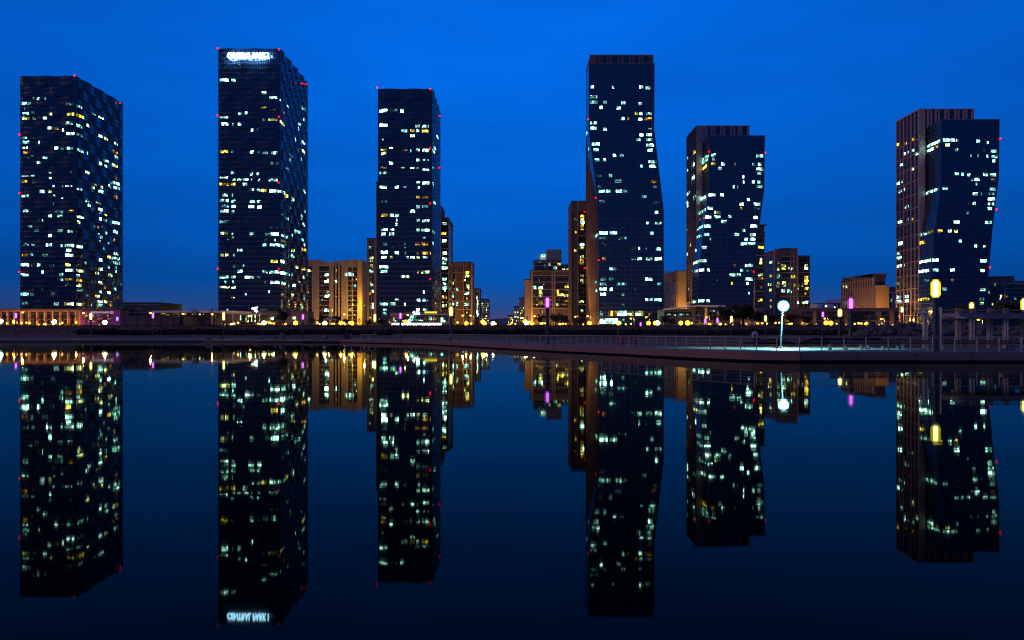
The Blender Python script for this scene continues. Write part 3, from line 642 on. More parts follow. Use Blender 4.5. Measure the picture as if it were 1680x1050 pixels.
building('apartment_block', 'narrow block with one column of lit stair windows near the avenue', 778, 787, 474, 680, 30, M_brick, glass=[(781, 785, 480, None)], stripes=[(778, 779), (786, 787)], wins=' '.join('1398,%d,12,%s' % (y, c) for y, c in zip((660, 703, 722, 742, 762, 783, 803, 823, 842), 'DPWPWWPWW')), org=o_6)
def speck(px0, px1, py0, py1, nx, ny, prob, seed, codes='YPOP'):
    r = random.Random(seed); s = []
    for j in range(ny):
        for i in range(nx):
            if r.random() < prob: s.append('%.2f,%.2f,%.2f,%s' % (px0+(px1-px0)*(i+.5)/nx, py0+(py1-py0)*(j+.5)/ny, (px1-px0)/nx*0.55, r.choice(codes)))
    return ' '.join(s)
I1 = (0, 0, 1)
building('apartment_block', 'distant grey block dotted with yellow windows, leftmost at the avenue gap', 788, 802, 491, 850, 34, M_grey, wins=speck(788.5, 801.5, 496, 528, 6, 9, .55, 3), org=I1, hp=1.8)
b1 = building('apartment_block', 'beige framed apartment block behind the purple lantern on the quay', 871, 945, 444, 600, 36, M_brick, glass=[(875, 905, 453, 505), (912, 943, 453, 505)],
         stripes=[(871, 874), (943, 945.4), (905.3, 906.5), (909.4, 910.6)], bands=[(444.6,), (452,), (463,), (475,), (487,), (499,), (506,)], sglass=[], org=o8,
         wins='240,678,22,W 280,680,34,W 280,705,24,Y 282,730,30,P 280,780,34,Y 480,656,30,C 462,672,30,Y 400,705,16,Y 400,728,20,Y 428,728,24,Y 460,735,34,P 458,775,30,O 397,798,20,P 485,805,36,D 290,842,30,X')
BW = building('apartment_block', 'plain beige wing lit orange, left of the framed apartment block', 861, 871, 459, 610, 30, M_beige, bands=[(459.6,)])
Bt = building('apartment_block', 'dark glass apartment tower rising behind the beige framed block', 876, 921, 428, 680, 30, M_grey, glass=[(877, 896, 431, None), (898, 920, 432, None)], stripes=[(896, 897)], bands=[(436,), (446,)], org=o8,
         wins='408,520,26,Y 342,518,16,P 380,545,30,C 275,500,20,D 305,530,16,D')
b = MB(); b.box(X_(897, 680), X_(921.5, 680), 680.3, 706, Bt.z1+.6, Z_(409, 680)); b.box(X_(884, 682), X_(896, 682), 684, 700, Bt.z1+.6, Z_(416, 682)); Bt.add('penthouse', b, M_grey)
b = MB(); Bt.fbox(b, 888, 895, 417.5, 420.5, -3.9); Bt.add('window', b, lit('W'))
building('apartment_block', 'low glass block with two pale windows beside the tall brown tower', 922, 939, 435, 690, 24, M_grey, glass=[(923, 938, 438, None)], bands=[(440,)], wins='440,557,20,P 466,557,14,P', org=o8)
B2 = building('apartment_block', 'tall brown apartment tower with yellow stair windows behind the tallest folded tower', 938, 966, 331, 540, 34, M_brick, glass=[(949, 966, 346, None), (938.4, 940.5, 346, None)], stripes=[(947.4, 948.6)],
         bands=[(386, 949, 966), (424, 949, 966), (462, 949, 966), (500, 949, 966)], org=o8, hp=4.2,
         wins='568,188,30,Y 568,210,26,Y 568,232,28,W 566,254,26,Y 568,274,24,O 566,382,32,W 566,405,32,P 566,468,28,P 564,490,26,O 564,512,28,Y 564,600,26,O 566,628,24,P 566,645,20,O 560,775,36,P 565,840,20,P 522,212,18,O 522,296,12,O 520,424,16,O')
for py in (348, 440): B2.beacon(959, py)
building('apartment_block', 'distant beige block with yellow windows just left of the orange-lit wing', 852, 860.5, 489, 800, 30, M_beige, wins=speck(853, 860, 495, 528, 3, 8, .6, 5, 'YPW'), org=I1, hp=2.2)
building('apartment_block', 'distant beige block with a lit stairwell, second from the avenue gap', 843, 852, 503, 900, 30, M_beige, wins=speck(844, 851, 507, 528, 3, 6, .6, 6, 'YPW'), org=I1, hp=2)
building('apartment_block', 'smallest distant block with yellow windows right of the avenue gap', 833, 843, 517, 1000, 30, M_beige, wins=speck(834, 842, 520, 530, 4, 4, .6, 7, 'YP'), org=I1, hp=1.6)
B6 = building('apartment_block', 'ochre-lit block between the tallest and the shortest folded towers', 1112, 1130, 445, 520, 52, plain('ochre_wall', (0.55, 0.42, 0.24), .85, .1), sglass=[(1091, 1111, 462, 505)],
         sstripes=[(px, px+.8) for px in (1090, 1094, 1098, 1102, 1106, 1110)], sbands=[462, 484], cap=.5)
B7 = building('apartment_block', 'brown block with yellow windows against the right edge of the shortest folded tower', 1225, 1254.5, 382, 520, 36, M_brick, glass=[(1239, 1253.5, 385, None)], bands=[(400, 1237, 1254.5), (419, 1237, 1254.5), (438, 1237, 1254.5), (458, 1237, 1254.5), (478, 1237, 1254.5)], stripes=[(1236.5, 1238.5, 460)],
         wins='680,185,38,Y 652,184,8,P 682,265,18,P 680,287,24,Y 678,366,38,P 678,390,34,O 682,450,14,O 676,535,34,O', org=o6b)
b = MB(); b.box(X_(1236, 530), X_(1252, 530), 528, 552, B7.z1+.6, Z_(370.5, 530)); b.box(X_(1236, 530), X_(1255.6, 530), 526, 553, Z_(370.5, 530), Z_(369.3, 530)); B7.add('penthouse', b, M_brick)
o_8 = (1220, 380, 6.46)
building('apartment_block', 'brown office block full of yellow windows behind the bright cyan lamp', 1280.5, 1308.5, 408.6, 560, 36, M_brick, glass=[(1282, 1296, 420, None)], sglass=[(1257, 1270, 424, 508)], stripes=[(1306.6, 1308.4), (1296.5, 1297.5), (1301, 1302)], sstripes=[(1270.5, 1272)],
         bands=[(420.5,), (429,), (438.5,), (447.5,), (457,), (467,), (477,), (486,)], sbands=[424, 438, 452, 466, 480, 494], org=o_8,
         wins='370,330,20,X 366,397,28,P 425,362,52,P 425,390,48,Y 480,388,14,P 508,392,12,W 368,460,32,C 366,482,26,C 525,478,44,Y 368,545,28,P 362,578,30,P 428,545,44,P 432,570,28,P 536,570,26,Y 420,628,34,W 475,630,24,W 504,634,10,C',
         swins='290,325,26,P 288,472,28,Y 266,563,12,Y 288,558,18,P 286,620,24,Y 288,735,18,O 288,795,16,O')
building('apartment_block', 'dark glass annex right of the brown office block, with stacked yellow windows', 1309.5, 1329, 420.5, 575, 30, M_grey, glass=[(1310.5, 1328, 422, None)], bands=[(447, 1309.5, 1329), (469, 1309.5, 1329), (486, 1309.5, 1329)], org=o_8,
         wins='664,362,38,P 662,390,44,W 664,485,50,Y 666,515,50,Y 660,545,36,O 666,603,42,Y 576,572,14,Y 578,600,14,P 622,568,14,P 654,660,20,O 660,750,52,W 576,750,12,W 620,748,18,P')
Bw = building('apartment_block', 'distant white stepped apartment block left of the brown hotel block', 1341, 1380, 498, 800, 40, M_white, glass=[(1350, 1353, 500, 506), (1368, 1372, 493.5, 506), (1374, 1378, 493.5, 506)], org=o_8, wins='873,790,20,P 964,803,16,P 1005,750,14,D', hp=3, stripes=[(1355, 1380, 491, 498)], stripe_m=M_white)
B10 = building('apartment_block', 'brown block with an orange-lit end wall behind the tall purple lantern', 1433, 1452.5, 455, 500, 49, M_pinkbrick, sglass=[(1383, 1430, 477, 505)], sstripes=[(px, px+1) for px in range(1383, 1432, 4)], sbands=[458, 470, 482, 494], stripes=[(1432.6, 1434, 455, 469)],
         org=o_8, wins='', swins='1056,575,16,P 1090,584,26,P 1280,605,16,O 1335,710,14,O')
b = MB(); b.box(X_(1433.4, 499), X_(1455, 499), 496, 530, BASE, Z_(468, 496)); B10.add('end_wall', b, plain('lamplit_orange_wall', (0.5, 0.31, 0.16), .85, .08))  # orange lamplight put into this wall's base colour
b = MB()
for i in range(6): b.box(B10.x0+.2, B10.x1+.8, 500+i*9, 500.4+i*9, B10.z1+.6, B10.z1+2.2)
b.box(B10.x0, B10.x1+1, 500, 549, B10.z1+2.2, B10.z1+2.5); B10.add('roof_pergola', b, M_brick)
building('apartment_block', 'small white framed building between the brown block and the far right tower', 1452, 1474, 472, 620, 20, M_pinkbrick, glass=[(1456.5, 1463, 482, 503)], stripes=[(1455, 1456.3, 480), (1463.5, 1464.5, 480), (1467, 1468, 480)], bands=[(480,), (489,), (496,)], stripe_m=M_white, band_m=M_white, wins='1570,730,20,P', org=o_8)
building('apartment_block', 'mauve brick block right of the far right folded tower', 1616, 1646, 455, 560, 40, M_pinkbrick, glass=[(1622, 1645, 470, None)], bands=[(468,), (475,), (482,), (489,), (496,)], band_m=M_pinkbrick, wins='1280,380,14,C 1235,435,8,C 1322,465,12,P 1315,485,12,C 1262,522,10,P 1300,500,8,D', org=o4, stripes=[(1646, 1664, 453, 462)], stripe_m=M_pinkbrick)
building('apartment_block', 'dark banded block cut by the right edge of the view', 1646.5, 1700, 462, 575, 40, M_grey, glass=[(1650, 1700, 466, None)], bands=[(466,), (473,), (480,), (487,), (494,)], wins='1356,463,28,O 1425,480,16,D 1400,500,10,D', org=o4)

# ---- podiums and low buildings along the shore road
def warm_glass(name, col, st):
    return glow(name, col, st)
P1 = building('colonnade', 'long orange-lit colonnade hall in front of the widest wavy tower', -60, 198, 508, 420, 14, plain('podium_stone', (0.38, 0.2, 0.1), .8, .3, .25), cap=.5,
              glass=[(x, x+7.5, 512, None) for x in (-10, 3.5, 15, 25, 38, 51, 63.5, 77, 89, 102, 114.5)], stripes=[(x-1, x+.6, 510) for x in (-1, 12, 24, 35, 48, 61, 74, 87, 99, 112, 125, 132)])
b = MB(); P1.fbox(b, 134, 198.5, 509.5, 540, .5); P1.add('purple_wall', b, plain('purple_panel', (0.30, 0.07, 0.26), .7, .2))
b = MB(); P1.fbox(b, 140, 184, 516.5, 519, .7); P1.fbox(b, 143, 186, 522, 524, .7); P1.fbox(b, 146, 178, 526.5, 528, .7); P1.add('window_strip', b, lit('X'))
# illegible pale lettering: a row of small strokes and one square mark
rr = random.Random(4); b = MB(); x = 151
while x < 180:
    w = rr.uniform(.7, 1.5); P1.fbox(b, x, x+.35, 511, 514, .75); P1.fbox(b, x+.35, x+w, *rr.choice([(511, 511.6), (512.3, 512.9), (513.4, 514)]), .75)
    x += w+.5
P1.fbox(b, 181.5, 182.1, 510.5, 514.4, .75); P1.fbox(b, 186.2, 186.8, 510.5, 514.4, .75); P1.fbox(b, 182.1, 186.2, 510.5, 511.1, .75); P1.fbox(b, 182.1, 186.2, 513.8, 514.4, .75); P1.fbox(b, 183.4, 185, 512, 513, .75)
P1.add('sign', b, glow('sign_pale', (0.85, .7, .8), .55))
b = MB(); P1.fbox(b, 192, 195, 520, 526, .8); P1.add('screen', b, glow('screen_lilac', (.5, .45, 1), 1.2))
building('glass_hall', 'dark box hall with a sloping roofline right of the purple shop wall', 202, 261, 497, 430, 30, plain('dark_olive_panel', (0.035, 0.032, 0.03), .5, .2), bands=[(500,), (513,)], band_m=M_grey, cap=.3, wins='228,507,2,D 247,511,2,D', org=I1, hp=2)
building('service_building', 'low dark block in front of the box hall', 200, 302, 520, 380, 16, plain('dark_slate', (0.05, 0.05, 0.065), .7, .2), stripes=[(x, x+1) for x in (203, 222, 240, 262, 281)], stripe_m=M_roof, cap=.3)
PV = building('pavilion_cafe', 'low flat-roofed pavilion with a strip of yellow lights left of the tallest wavy tower', 262, 352, 513.5, 400, 16, plain('dark_slate', (0.05, 0.05, 0.065)), glass=[(264, 350, 515, 519)], cap=0, gm=M_dark,
              wins='268,514.8,9,O 288,514.6,11,O 302,515,8,Y 316,515,2.4,C 320,515,2.4,C 328,515.5,3,P 333,515.6,2.4,C 275,516.5,5,Y', org=I1, hp=1.5)
b = MB(); b.box(X_(258, 400), X_(391, 398), 394, 418, Z_(513.3, 400), Z_(510.3, 400)); b.box(X_(352, 400), X_(352.8, 400), 396, 396.5, BASE, Z_(513.3, 400)); b.box(X_(386, 400), X_(386.8, 400), 396, 396.5, BASE, Z_(513.3, 400)); PV.add('roof', b, M_white)
P2 = building('podium', 'stone podium with thin lit slots under the tallest wavy tower', 352, 505, 512, 424, 12, plain('podium_dark', (0.16, 0.11, 0.12), .8, .2), cap=.5, glass=[(395, 470, 517, 532)], gm=M_dark,
              wins='', org=I1)
for px, py, w, h, c in [(404, 523, 1, 11, 'P'), (407.5, 522, .8, 12, 'P'), (413, 522, 1, 12, 'P'), (419, 522, 1, 12, 'P'), (426, 522, 1.2, 11, 'P'), (395, 521, 1.4, 8, 'C'), (447, 522, 4, 5, 'C'), (483, 522, 6, 4, 'P'), (405, 528, 6, 2, 'O'), (381, 532, 12, 2.2, 'P'), (440, 528, 8, 2, 'O')]:
    b = MB(); P2.fbox(b, px-w/2, px+w/2, py-h/2, py+h/2, .3); P2.add('window', b, lit(c))
b = MB()
for (x0, y0, x1, y1) in [(413, 506.5, 418, 506), (415.5, 506.5, 421, 508.5), (418.5, 505.2, 423.5, 504.6), (419, 508, 423.3, 511), (417.5, 509, 422, 512.2)]:
    b.tube([(X_(x0, 423), 422.6, Z_(y0, 423)), (X_((x0+x1)/2, 423), 422.4, Z_((y0+y1)/2-.4, 423)), (X_(x1, 423), 422.6, Z_(y1, 423))], [.28, .45, .3], 6)
P2.add('sign', b, glow('sign_script', (.75, .9, 1), 3.5))
P3 = building('shop_podium', 'glowing white shopfront with a yellow sign under the slim wavy tower', 640, 737, 513, 418, 18, plain('podium_dark2', (0.15, 0.12, 0.15), .7, .2), glass=[(645, 735, 517, 529)], gm=M_dark, bands=[(516,), (529,)], cap=.4)
b = MB()
for i in range(13): P3.fbox(b, 643+i*6.3, 643+i*6.3+5.9, 530.2, 536.5, .4)
P3.add('shop_windows', b, glow('shop_white', (.95, .98, 1), 2.6))
for px, py, w, h, c in [(677, 522, 10, 8, 'C'), (684, 514, 9, 4, 'W'), (672, 527, 6, 5, 'W'), (688, 525, 12, 3, 'C'), (706, 522, 5, 6, 'C'), (726, 525, 9, 7, 'C'), (664, 527, 8, 3, 'Y'), (696, 523, 8, 3, 'O'), (650, 525, 4, 6, 'D'), (657, 525, 3, 6, 'D')]:
    b = MB(); P3.fbox(b, px-w/2, px+w/2, py-h/2, py+h/2, .35); P3.add('window', b, lit(c))
b = MB(); x = 697
while x < 716:
    w = rr.uniform(1, 2.2); P3.fbox(b, x, x+w, 511.2, 513.8, .6); x += w+.35
P3.add('sign', b, glow('sign_yellow', (1, .72, .05), 1.6))
b = MB()
for (x0, y0, x1, y1) in [(677, 513, 681, 511), (680, 511, 680, 515), (683, 512, 687, 510.5), (685, 511, 685, 515.5), (679, 516, 686, 515)]:
    b.tube([(X_(x0, 417), 416.6, Z_(y0, 417)), (X_(x1, 417), 416.6, Z_(y1, 417))], .3, 6)
P3.add('emblem', b, glow('sign_script', (.75, .9, 1), 3.5))
PR = building('canopy_hall', 'low hall with a projecting pale canopy between the two nearer folded towers', 1089, 1186, 507, 400, 18, plain('dark_teal_hall', (0.05, 0.07, 0.075), .5), glass=[(1091, 1135, 512, 520), (1140, 1185, 506, 530)], gm=M_dark, cap=0,
              stripes=[(1156, 1160, 505), (1176, 1180, 505)], wins='1097,516,6,C 1107,517,3,C 1118,516,8,C 1128,516,4,C 1169,510,8,B 1146,516,2,D', org=I1, hp=2.2)
b = MB(); b.q((X_(1086, 396), 392, Z_(509.5, 396)), (X_(1147, 396), 392, Z_(502.5, 396)), (X_(1147, 396), 420, Z_(502.5, 396)), (X_(1086, 396), 420, Z_(509.5, 396)))
b.q((X_(1086, 396), 392, Z_(507, 396)), (X_(1147, 396), 392, Z_(500.5, 396)), (X_(1147, 396), 392, Z_(502.5, 396)), (X_(1086, 396), 392, Z_(509.5, 396)))
b.box(X_(1147, 396), X_(1187, 396), 392, 420, Z_(503.5, 396), Z_(501, 396)); PR.add('roof', b, M_white)
P4 = building('colonnade', 'low dark gallery with pale square pillars left of the far right tower', 1312, 1474, 507, 410, 16, plain('podium_mauve', (0.1, 0.065, 0.075), .8, .2), glass=[(1314, 1333, 511, None), (1339, 1384, 511, None), (1392, 1436, 511, None), (1446, 1458, 511, None), (1468, 1474, 511, None)], gm=M_dark,
              stripes=[(1334, 1339, 511), (1385, 1390, 511), (1437, 1445, 511), (1460, 1466, 511)], stripe_m=M_brick, wins='1338,532,5,C 1445,528,6,P 1463,520,3,C', org=I1, hp=3)
P5 = building('colonnade', 'dim gallery with pillars under the shortest folded tower', 1187, 1252, 506, 412, 12, plain('podium_mauve', (0.1, 0.065, 0.075), .8, .2), glass=[(1190, 1200, 511, None), (1205, 1214, 511, None), (1219, 1233, 511, None), (1240, 1250, 511, None)], gm=M_dark, stripes=[(1201, 1204, 509), (1215, 1218, 509), (1235, 1239, 505)], stripe_m=M_beige)

# more small golden rooms in the apartment blocks
def rooms(B, *zones, seed=1, prob=.22, codes='YOPYOX'):
    for k, (a, c, t, u, nx, ny) in enumerate(zones):
        for x, y, w, cd, _ in parse(speck(a, c, t, u, nx, ny, prob, seed*10+k, codes)): B.win(x, y, w, cd, 'f', org=I1, hp=2.6)
    B.wins = [w for w in B.wins if w[4] < 2.6]; B.flush()
rooms(A1, (524, 540, 446, 520, 5, 9), (571, 586, 446, 520, 5, 9), (504, 511, 440, 520, 2, 9), seed=2, prob=.2)
rooms(A4, (737, 747, 448, 524, 3, 10), (761, 771, 448, 524, 3, 10), seed=3, prob=.28)
rooms(b1, (875, 905, 455, 504, 8, 6), (912, 942, 455, 504, 8, 6), seed=4, prob=.16)
rooms(A2, (606, 613, 410, 525, 2, 14), seed=5, prob=.25); rooms(A3, (725, 735, 366, 520, 3, 16), seed=6, prob=.18)

# small flood fixtures that wash the lit walls
def wall_light(B, x, y, z, power, col=(1, .5, .12), spot=None):
    b = MB(); b.box(x-.25, x+.25, y-.2, y+.2, z-.2, z+.12); B.add('wall_lamp', b, glow('wall_lamp_glow', (1, .6, .2), 3))
    d = bpy.data.lights.new('wall_light', 'SPOT' if spot else 'POINT'); d.color = col; d.energy = power; d.shadow_soft_size = .4
    o = bpy.data.objects.new('wall_light', d); COL.objects.link(o); o.parent = B.root; o.location = Vector((x, y, z+.6))-Vector(B.root.location)
    if spot:
        d.spot_size = math.radians(spot[1]); d.spot_blend = .8; o.rotation_euler = (Vector(spot[0])-Vector((x, y, z+.6))).to_track_quat('-Z', 'Y').to_euler()
for px in (-6, 7, 19, 30, 43, 56, 69, 82, 95, 107, 119): wall_light(P1, X_(px, 412), 413, 5.2, 800, (1, .42, .05))
wall_light(P1, X_(165, 410), 409, 6, 260, (.9, .25, 1)); wall_light(P1, X_(190, 410), 409, 6, 300, (.9, .2, 1))
wall_light(A1, X_(591, 580), 583, 7, 11000, (1, .62, .08)); wall_light(A1, X_(598, 588), 588, 22, 9000, (1, .62, .08))
for px in (508, 528, 548, 566, 583): wall_light(A1, X_(px, 582), 582, 6, 2100)
for px in (740, 757, 773): wall_light(A4, X_(px, 582), 582, 6, 2400)
for px in (605, 614): wall_light(A2, X_(px, 545), 545, 6, 2500)
wall_light(A3, X_(742, 560), 556, 7, 9000)
for px in (873, 892, 912, 930, 944): wall_light(b1, X_(px, 584), 584, 6, 1300)
wall_light(BW, X_(864, 592), 592, 7, 8000)
wall_light(T5, T5.x0-9, 452, 5, 48000, (1, .5, .08), ((T5.x0, 466, 60), 75)); wall_light(T5, T5.x0-4, 449, 5, 4000, (1, .6, .08))
wall_light(B6, X_(1118, 506), 506, 8, 12000); wall_light(B6, X_(1104, 520), 516, 8, 7000)
wall_light(B10, X_(1444, 484), 482, 9, 9000); [wall_light(B10, B10.x0-7, yy, 6, 2600, (1, .45, .25)) for yy in (508, 526, 543)]  # row of lamps beside the block added to brighten its side face
for px in (1336, 1387, 1441, 1463): wall_light(P4, X_(px, 405), 404, 6, 500)
for px in (1158, 1178): wall_light(PR, X_(px, 394), 393, 6, 700)
for px in (1202, 1237): wall_light(P5, X_(px, 405), 405, 6, 500)
wall_light(T7, T7.x0-8, 452, 5, 16000, (1, .55, .25), ((T7.x0, 466, 50), 75)); wall_light(T6, T6.x0-8, 452, 5, 16000, (1, .55, .25), ((T6.x0, 466, 50), 75))
for px in (370, 400, 430, 460): wall_light(P2, X_(px, 415), 414, 5.5, 500)

# ------------------------------------------------------------------ trees
M_bark = plain('dark_bark', (0.045, 0.032, 0.028), .95, .3)
M_leaf = plain('dark_evergreen', (0.03, 0.045, 0.025), .8, .5, 1.5)
def bare_mesh(seed, H):
    r = random.Random(seed); tr = MB(); tw = MB()
    def grow(p, d, ln, rad, lvl):
        q = p+d*ln; mid = p+d*ln*.5+Vector((r.uniform(-.05, .05)*ln, r.uniform(-.05, .05)*ln, 0))
        (tr if lvl < 1 else tw).tube([p, mid, q], [rad, rad*.82, rad*.6], 6 if lvl < 1 else 3, cap=False)
        if lvl >= 4: return
        for k in range(3 if lvl < 3 else 4):
            a = r.uniform(0, 6.28); sp = r.uniform(.35, .8)
            nd = (d+Vector((math.cos(a)*sp, math.sin(a)*sp, r.uniform(-.05, .3)))).normalized()
            grow(p+d*ln*r.uniform(.55, 1), nd, ln*r.uniform(.55, .78), rad*.58, lvl+1)
    grow(Vector((0, 0, -.2)), Vector((0, 0, 1)), H*.36, H*.03, 0); return tr, tw
def crown_mesh(seed, W_, H, lumps, n, leaf):
    r = random.Random(seed); b = MB(); cs = []
    for _ in range(lumps):
        a = r.uniform(0, 6.28); q = r.uniform(0, 1)**.6
        cs.append((Vector((math.cos(a)*q*W_*.36, math.sin(a)*q*W_*.36, H*(.38+.5*r.random()*(1-.3*q)))), W_*r.uniform(.13, .24)))
    for _ in range(n):
        c, rad = r.choice(cs); d = Vector((r.gauss(0, 1), r.gauss(0, 1), r.gauss(0, .8))).normalized()*rad*r.uniform(.55, 1.1)
        p = c+d; u = Vector((r.gauss(0, 1), r.gauss(0, 1), r.gauss(0, 1))).normalized(); v = u.orthogonal().normalized()
        s = leaf*r.uniform(.6, 1.4); b.q(p-u*s, p+v*s*.6, p+u*s, p-v*s*.6)
    return b, cs
def conifer_mesh(seed, W_, H):
    r = random.Random(seed); b = MB()
    for k in range(26):
        t = k/26; z = H*(.12+.86*t); R = W_*.5*(1-t)**.85+.12
        for j in range(11):
            a = r.uniform(0, 6.28); e = Vector((math.cos(a)*R*r.uniform(.7, 1.1), math.sin(a)*R*r.uniform(.7, 1.1), z-R*.28)); p = Vector((0, 0, z))
            s = (e-p).cross(Vector((0, 0, 1))).normalized()*(.1+.16*R)
            b.q(p, p.lerp(e, .55)+s, e, p.lerp(e, .55)-s)
    return b
def proto(kind, seed, W_=6, H=9):
    o = thing({'bare': 'bare_tree', 'leafy': 'evergreen_tree', 'conifer': 'conifer_tree'}[kind], 'x', 'tree')
    if kind == 'bare':
        a, c = bare_mesh(seed, H); a.build('trunk', M_bark, o, smooth=True); c.build('crown', M_bark, o)
    elif kind == 'leafy':
        b, cs = crown_mesh(seed, W_, H, 13, 1500, .26); t = MB(); t.tube([(0, 0, -.2), (.1, 0, H*.25), (0, .1, H*.5), (.1, 0, H*.75)], [.22, .17, .12, .05], 7)
        for c, rad in cs[:6]: t.tube([(0, 0, H*.3), (c.x*.5, c.y*.5, H*.42), tuple(c)], [.1, .07, .03], 5)
        t.build('trunk', M_bark, o, smooth=True); b.build('crown', M_leaf, o)
    else:
        t = MB(); t.tube([(0, 0, -.2), (0, 0, H*.95)], [.16, .02], 6); t.build('trunk', M_bark, o); conifer_mesh(seed, W_, H).build('crown', M_leaf, o)
    return o
PRO = {'bare': [proto('bare', s) for s in (1, 2, 3, 4)], 'leafy': [proto('leafy', s) for s in (11, 12, 13)], 'conifer': [proto('conifer', 21, 4.2, 9)]}
used = set(); tr = random.Random(9)
def plant(kind, px, pytop, Y, label, group, wide=1.0):
    x = X_(px, Y); z = tz(x, Y); H = max(2.0, Z_(pytop, Y)-z); P = tr.choice(PRO[kind]); sc = H/(9.3 if kind != 'bare' else 8.6); rz = tr.uniform(0, 6.28)
    if P.name not in used:
        used.add(P.name); P.location = (x, Y, z); P.rotation_euler = (0, 0, rz); P.scale = (sc,)*3; P['label'] = label; o = P
    else: o = copy_tree(P, (x, Y, z), label, rz, sc)
    o.scale = (sc*wide, sc*wide, sc); o['group'] = group; return o
for px, pt in ((12, 512), (30, 514), (44, 510), (57, 514), (72, 511), (88, 515), (104, 512), (118, 509), (141, 516), (163, 517), (178, 515)):
    plant('bare', px, pt, 330+7*math.sin(px), 'small bare winter tree in front of the orange colonnade hall', 'bare trees before the colonnade')
for px, pt, lb in ((297, 504, 'small pointed conifer on the roofline of the low pavilion'), (815, 519, 'lone pointed conifer in the avenue gap'), (837, 522, 'short pointed conifer beside the smallest distant block')):
    plant('conifer', px, pt, 330, lb, 'conifers along the shore road')
for px, pt, lb in ((325, 499, 'bare tree above the middle of the pavilion roof'), (318, 503, 'smaller bare tree on the left of the pavilion middle'), (352, 497, 'thin bare tree next to the left edge of the tallest wavy tower')):
    plant('bare', px, pt, 350, lb, 'bare trees near the pavilion')
for px, pt, Y, lb in ((465, 501, 258, 'large dark evergreen in front of the tallest wavy tower'), (512, 518, 300, 'low dark evergreen at the left foot of the beige striped block'), (530, 512, 320, 'dark round evergreen before the beige striped block'), (551, 514, 320, 'dark evergreen beside the gazebo'), (568, 519, 320, 'dark evergreen under the yellow-lit end wall'),
                      (605, 522, 330, 'small evergreen under the narrow brown tower'), (626, 520, 330, 'dark evergreen left of the glowing shopfront'),
                      (889, 511, 330, 'dark evergreen left of the purple quay lantern'), (912, 509, 340, 'dark evergreen right of the purple quay lantern'), (926, 513, 330, 'wide dark evergreen before the framed block'), (952, 517, 330, 'evergreen at the foot of the tall brown tower'), (1074, 521, 320, 'dark evergreen at the right foot of the tallest folded tower'), (1091, 514, 330, 'dark evergreen before the canopy hall'), (1102, 519, 320, 'smaller evergreen before the canopy hall'),
                      (1192, 494, 330, 'broad dark evergreen before the shortest folded tower, left of a pair'), (1219, 490, 335, 'broad dark evergreen before the shortest folded tower, tallest of the group'), (1243, 505, 330, 'evergreen under the brown yellow-windowed block'), (1266, 511, 320, 'dark evergreen left of the cyan lamp'), (1300, 509, 320, 'dark evergreen right of the cyan lamp'), (1323, 513, 330, 'evergreen before the dark glass annex'),
                      (1403, 507, 330, 'evergreen in front of the gallery pillars'), (1580, 489, 320, 'dark evergreen at the foot of the far right tower'), (1650, 483, 320, 'tall evergreen before the mauve block'), (1668, 490, 330, 'evergreen at the right edge of the view'), (1565, 500, 320, 'low evergreen behind the shelter roof')):
    plant('leafy', px, pt, Y, lb, 'dark evergreens along the shore road', 1.9 if 'broad' in lb else 1.3)
for px, pt in ((862, 514), (876, 517), (1150, 514), (1170, 515), (1350, 512), (1366, 508), (1385, 511), (1420, 512), (1440, 509), (1458, 513), (1047, 522), (1120, 518), (590, 518), (945, 516)):
    plant('bare', px, pt, 318+8*math.sin(px*2), 'bare winter tree along the dark shore road', 'bare trees along the shore road')

# grass on the bank (uncountable)
r = random.Random(5); b = MB()
for _ in range(16000):
    x = r.uniform(-190, 190); y = r.uniform(222, 256) if r.random() < .6 else r.uniform(246, 255)
    if x/y > .45: continue
    z = gz(x, y)-.1; h = r.uniform(.3, .75); w = r.uniform(.06, .16); dx = r.uniform(-.2, .2)
    b.q((x-w, y, z), (x+w, y, z), (x+dx, y+r.uniform(-.1, .1), z+h))
tag(b.build('dry_grass', plain('dry_grass_blades', (0.15, 0.055, 0.022), 1, .4)), 'dry reddish grass growing on the lake bank', 'grass', kind='stuff')
b = MB()
for _ in range(17000):
    x = r.uniform(-120, 110); y = 217+r.gauss(0, 1.2)+2*math.sin(x*.2)
    if x/y > .435: continue
    z = tz(x, y)+r.uniform(0, 1)**1.4*(1.35+.5*mnoise.noise(Vector((x*.25, 1, 0)))); s = r.uniform(.12, .3)
    u = Vector((r.gauss(0, 1), r.gauss(0, 1), r.gauss(0, 1))).normalized(); v = u.orthogonal().normalized(); p = Vector((x, y, z)); b.q(p-u*s, p+v*s, p+u*s, p-v*s)
tag(b.build('shrubs', plain('dark_red_shrub', (0.03, 0.01, 0.005), .9, .4)), 'low dark red shrubs along the foot of the bank', 'shrubs', kind='stuff')

b = MB()
for cx, w_, hh in ((40, 3.2, .75), (44.5, 3.6, .9), (33.5, 2.4, .5)):
    for _ in range(1800):
        a = r.uniform(0, 6.28); q = r.random()**.5; p = Vector((cx*.92+math.cos(a)*q*w_, 93+math.sin(a)*q*2.2, .8+hh*(1-q*q)*r.uniform(.85, 1.1))); sz = r.uniform(.06, .15)
        u = Vector((r.gauss(0, 1), r.gauss(0, 1), r.gauss(0, 1))).normalized(); v = u.orthogonal().normalized(); b.q(p-u*sz, p+v*sz, p+u*sz, p-v*sz)
tag(b.build('ground_cover', MATS['dark_red_shrub']), 'low dark planting mounds on the plaza behind the benches', 'planting', kind='stuff')

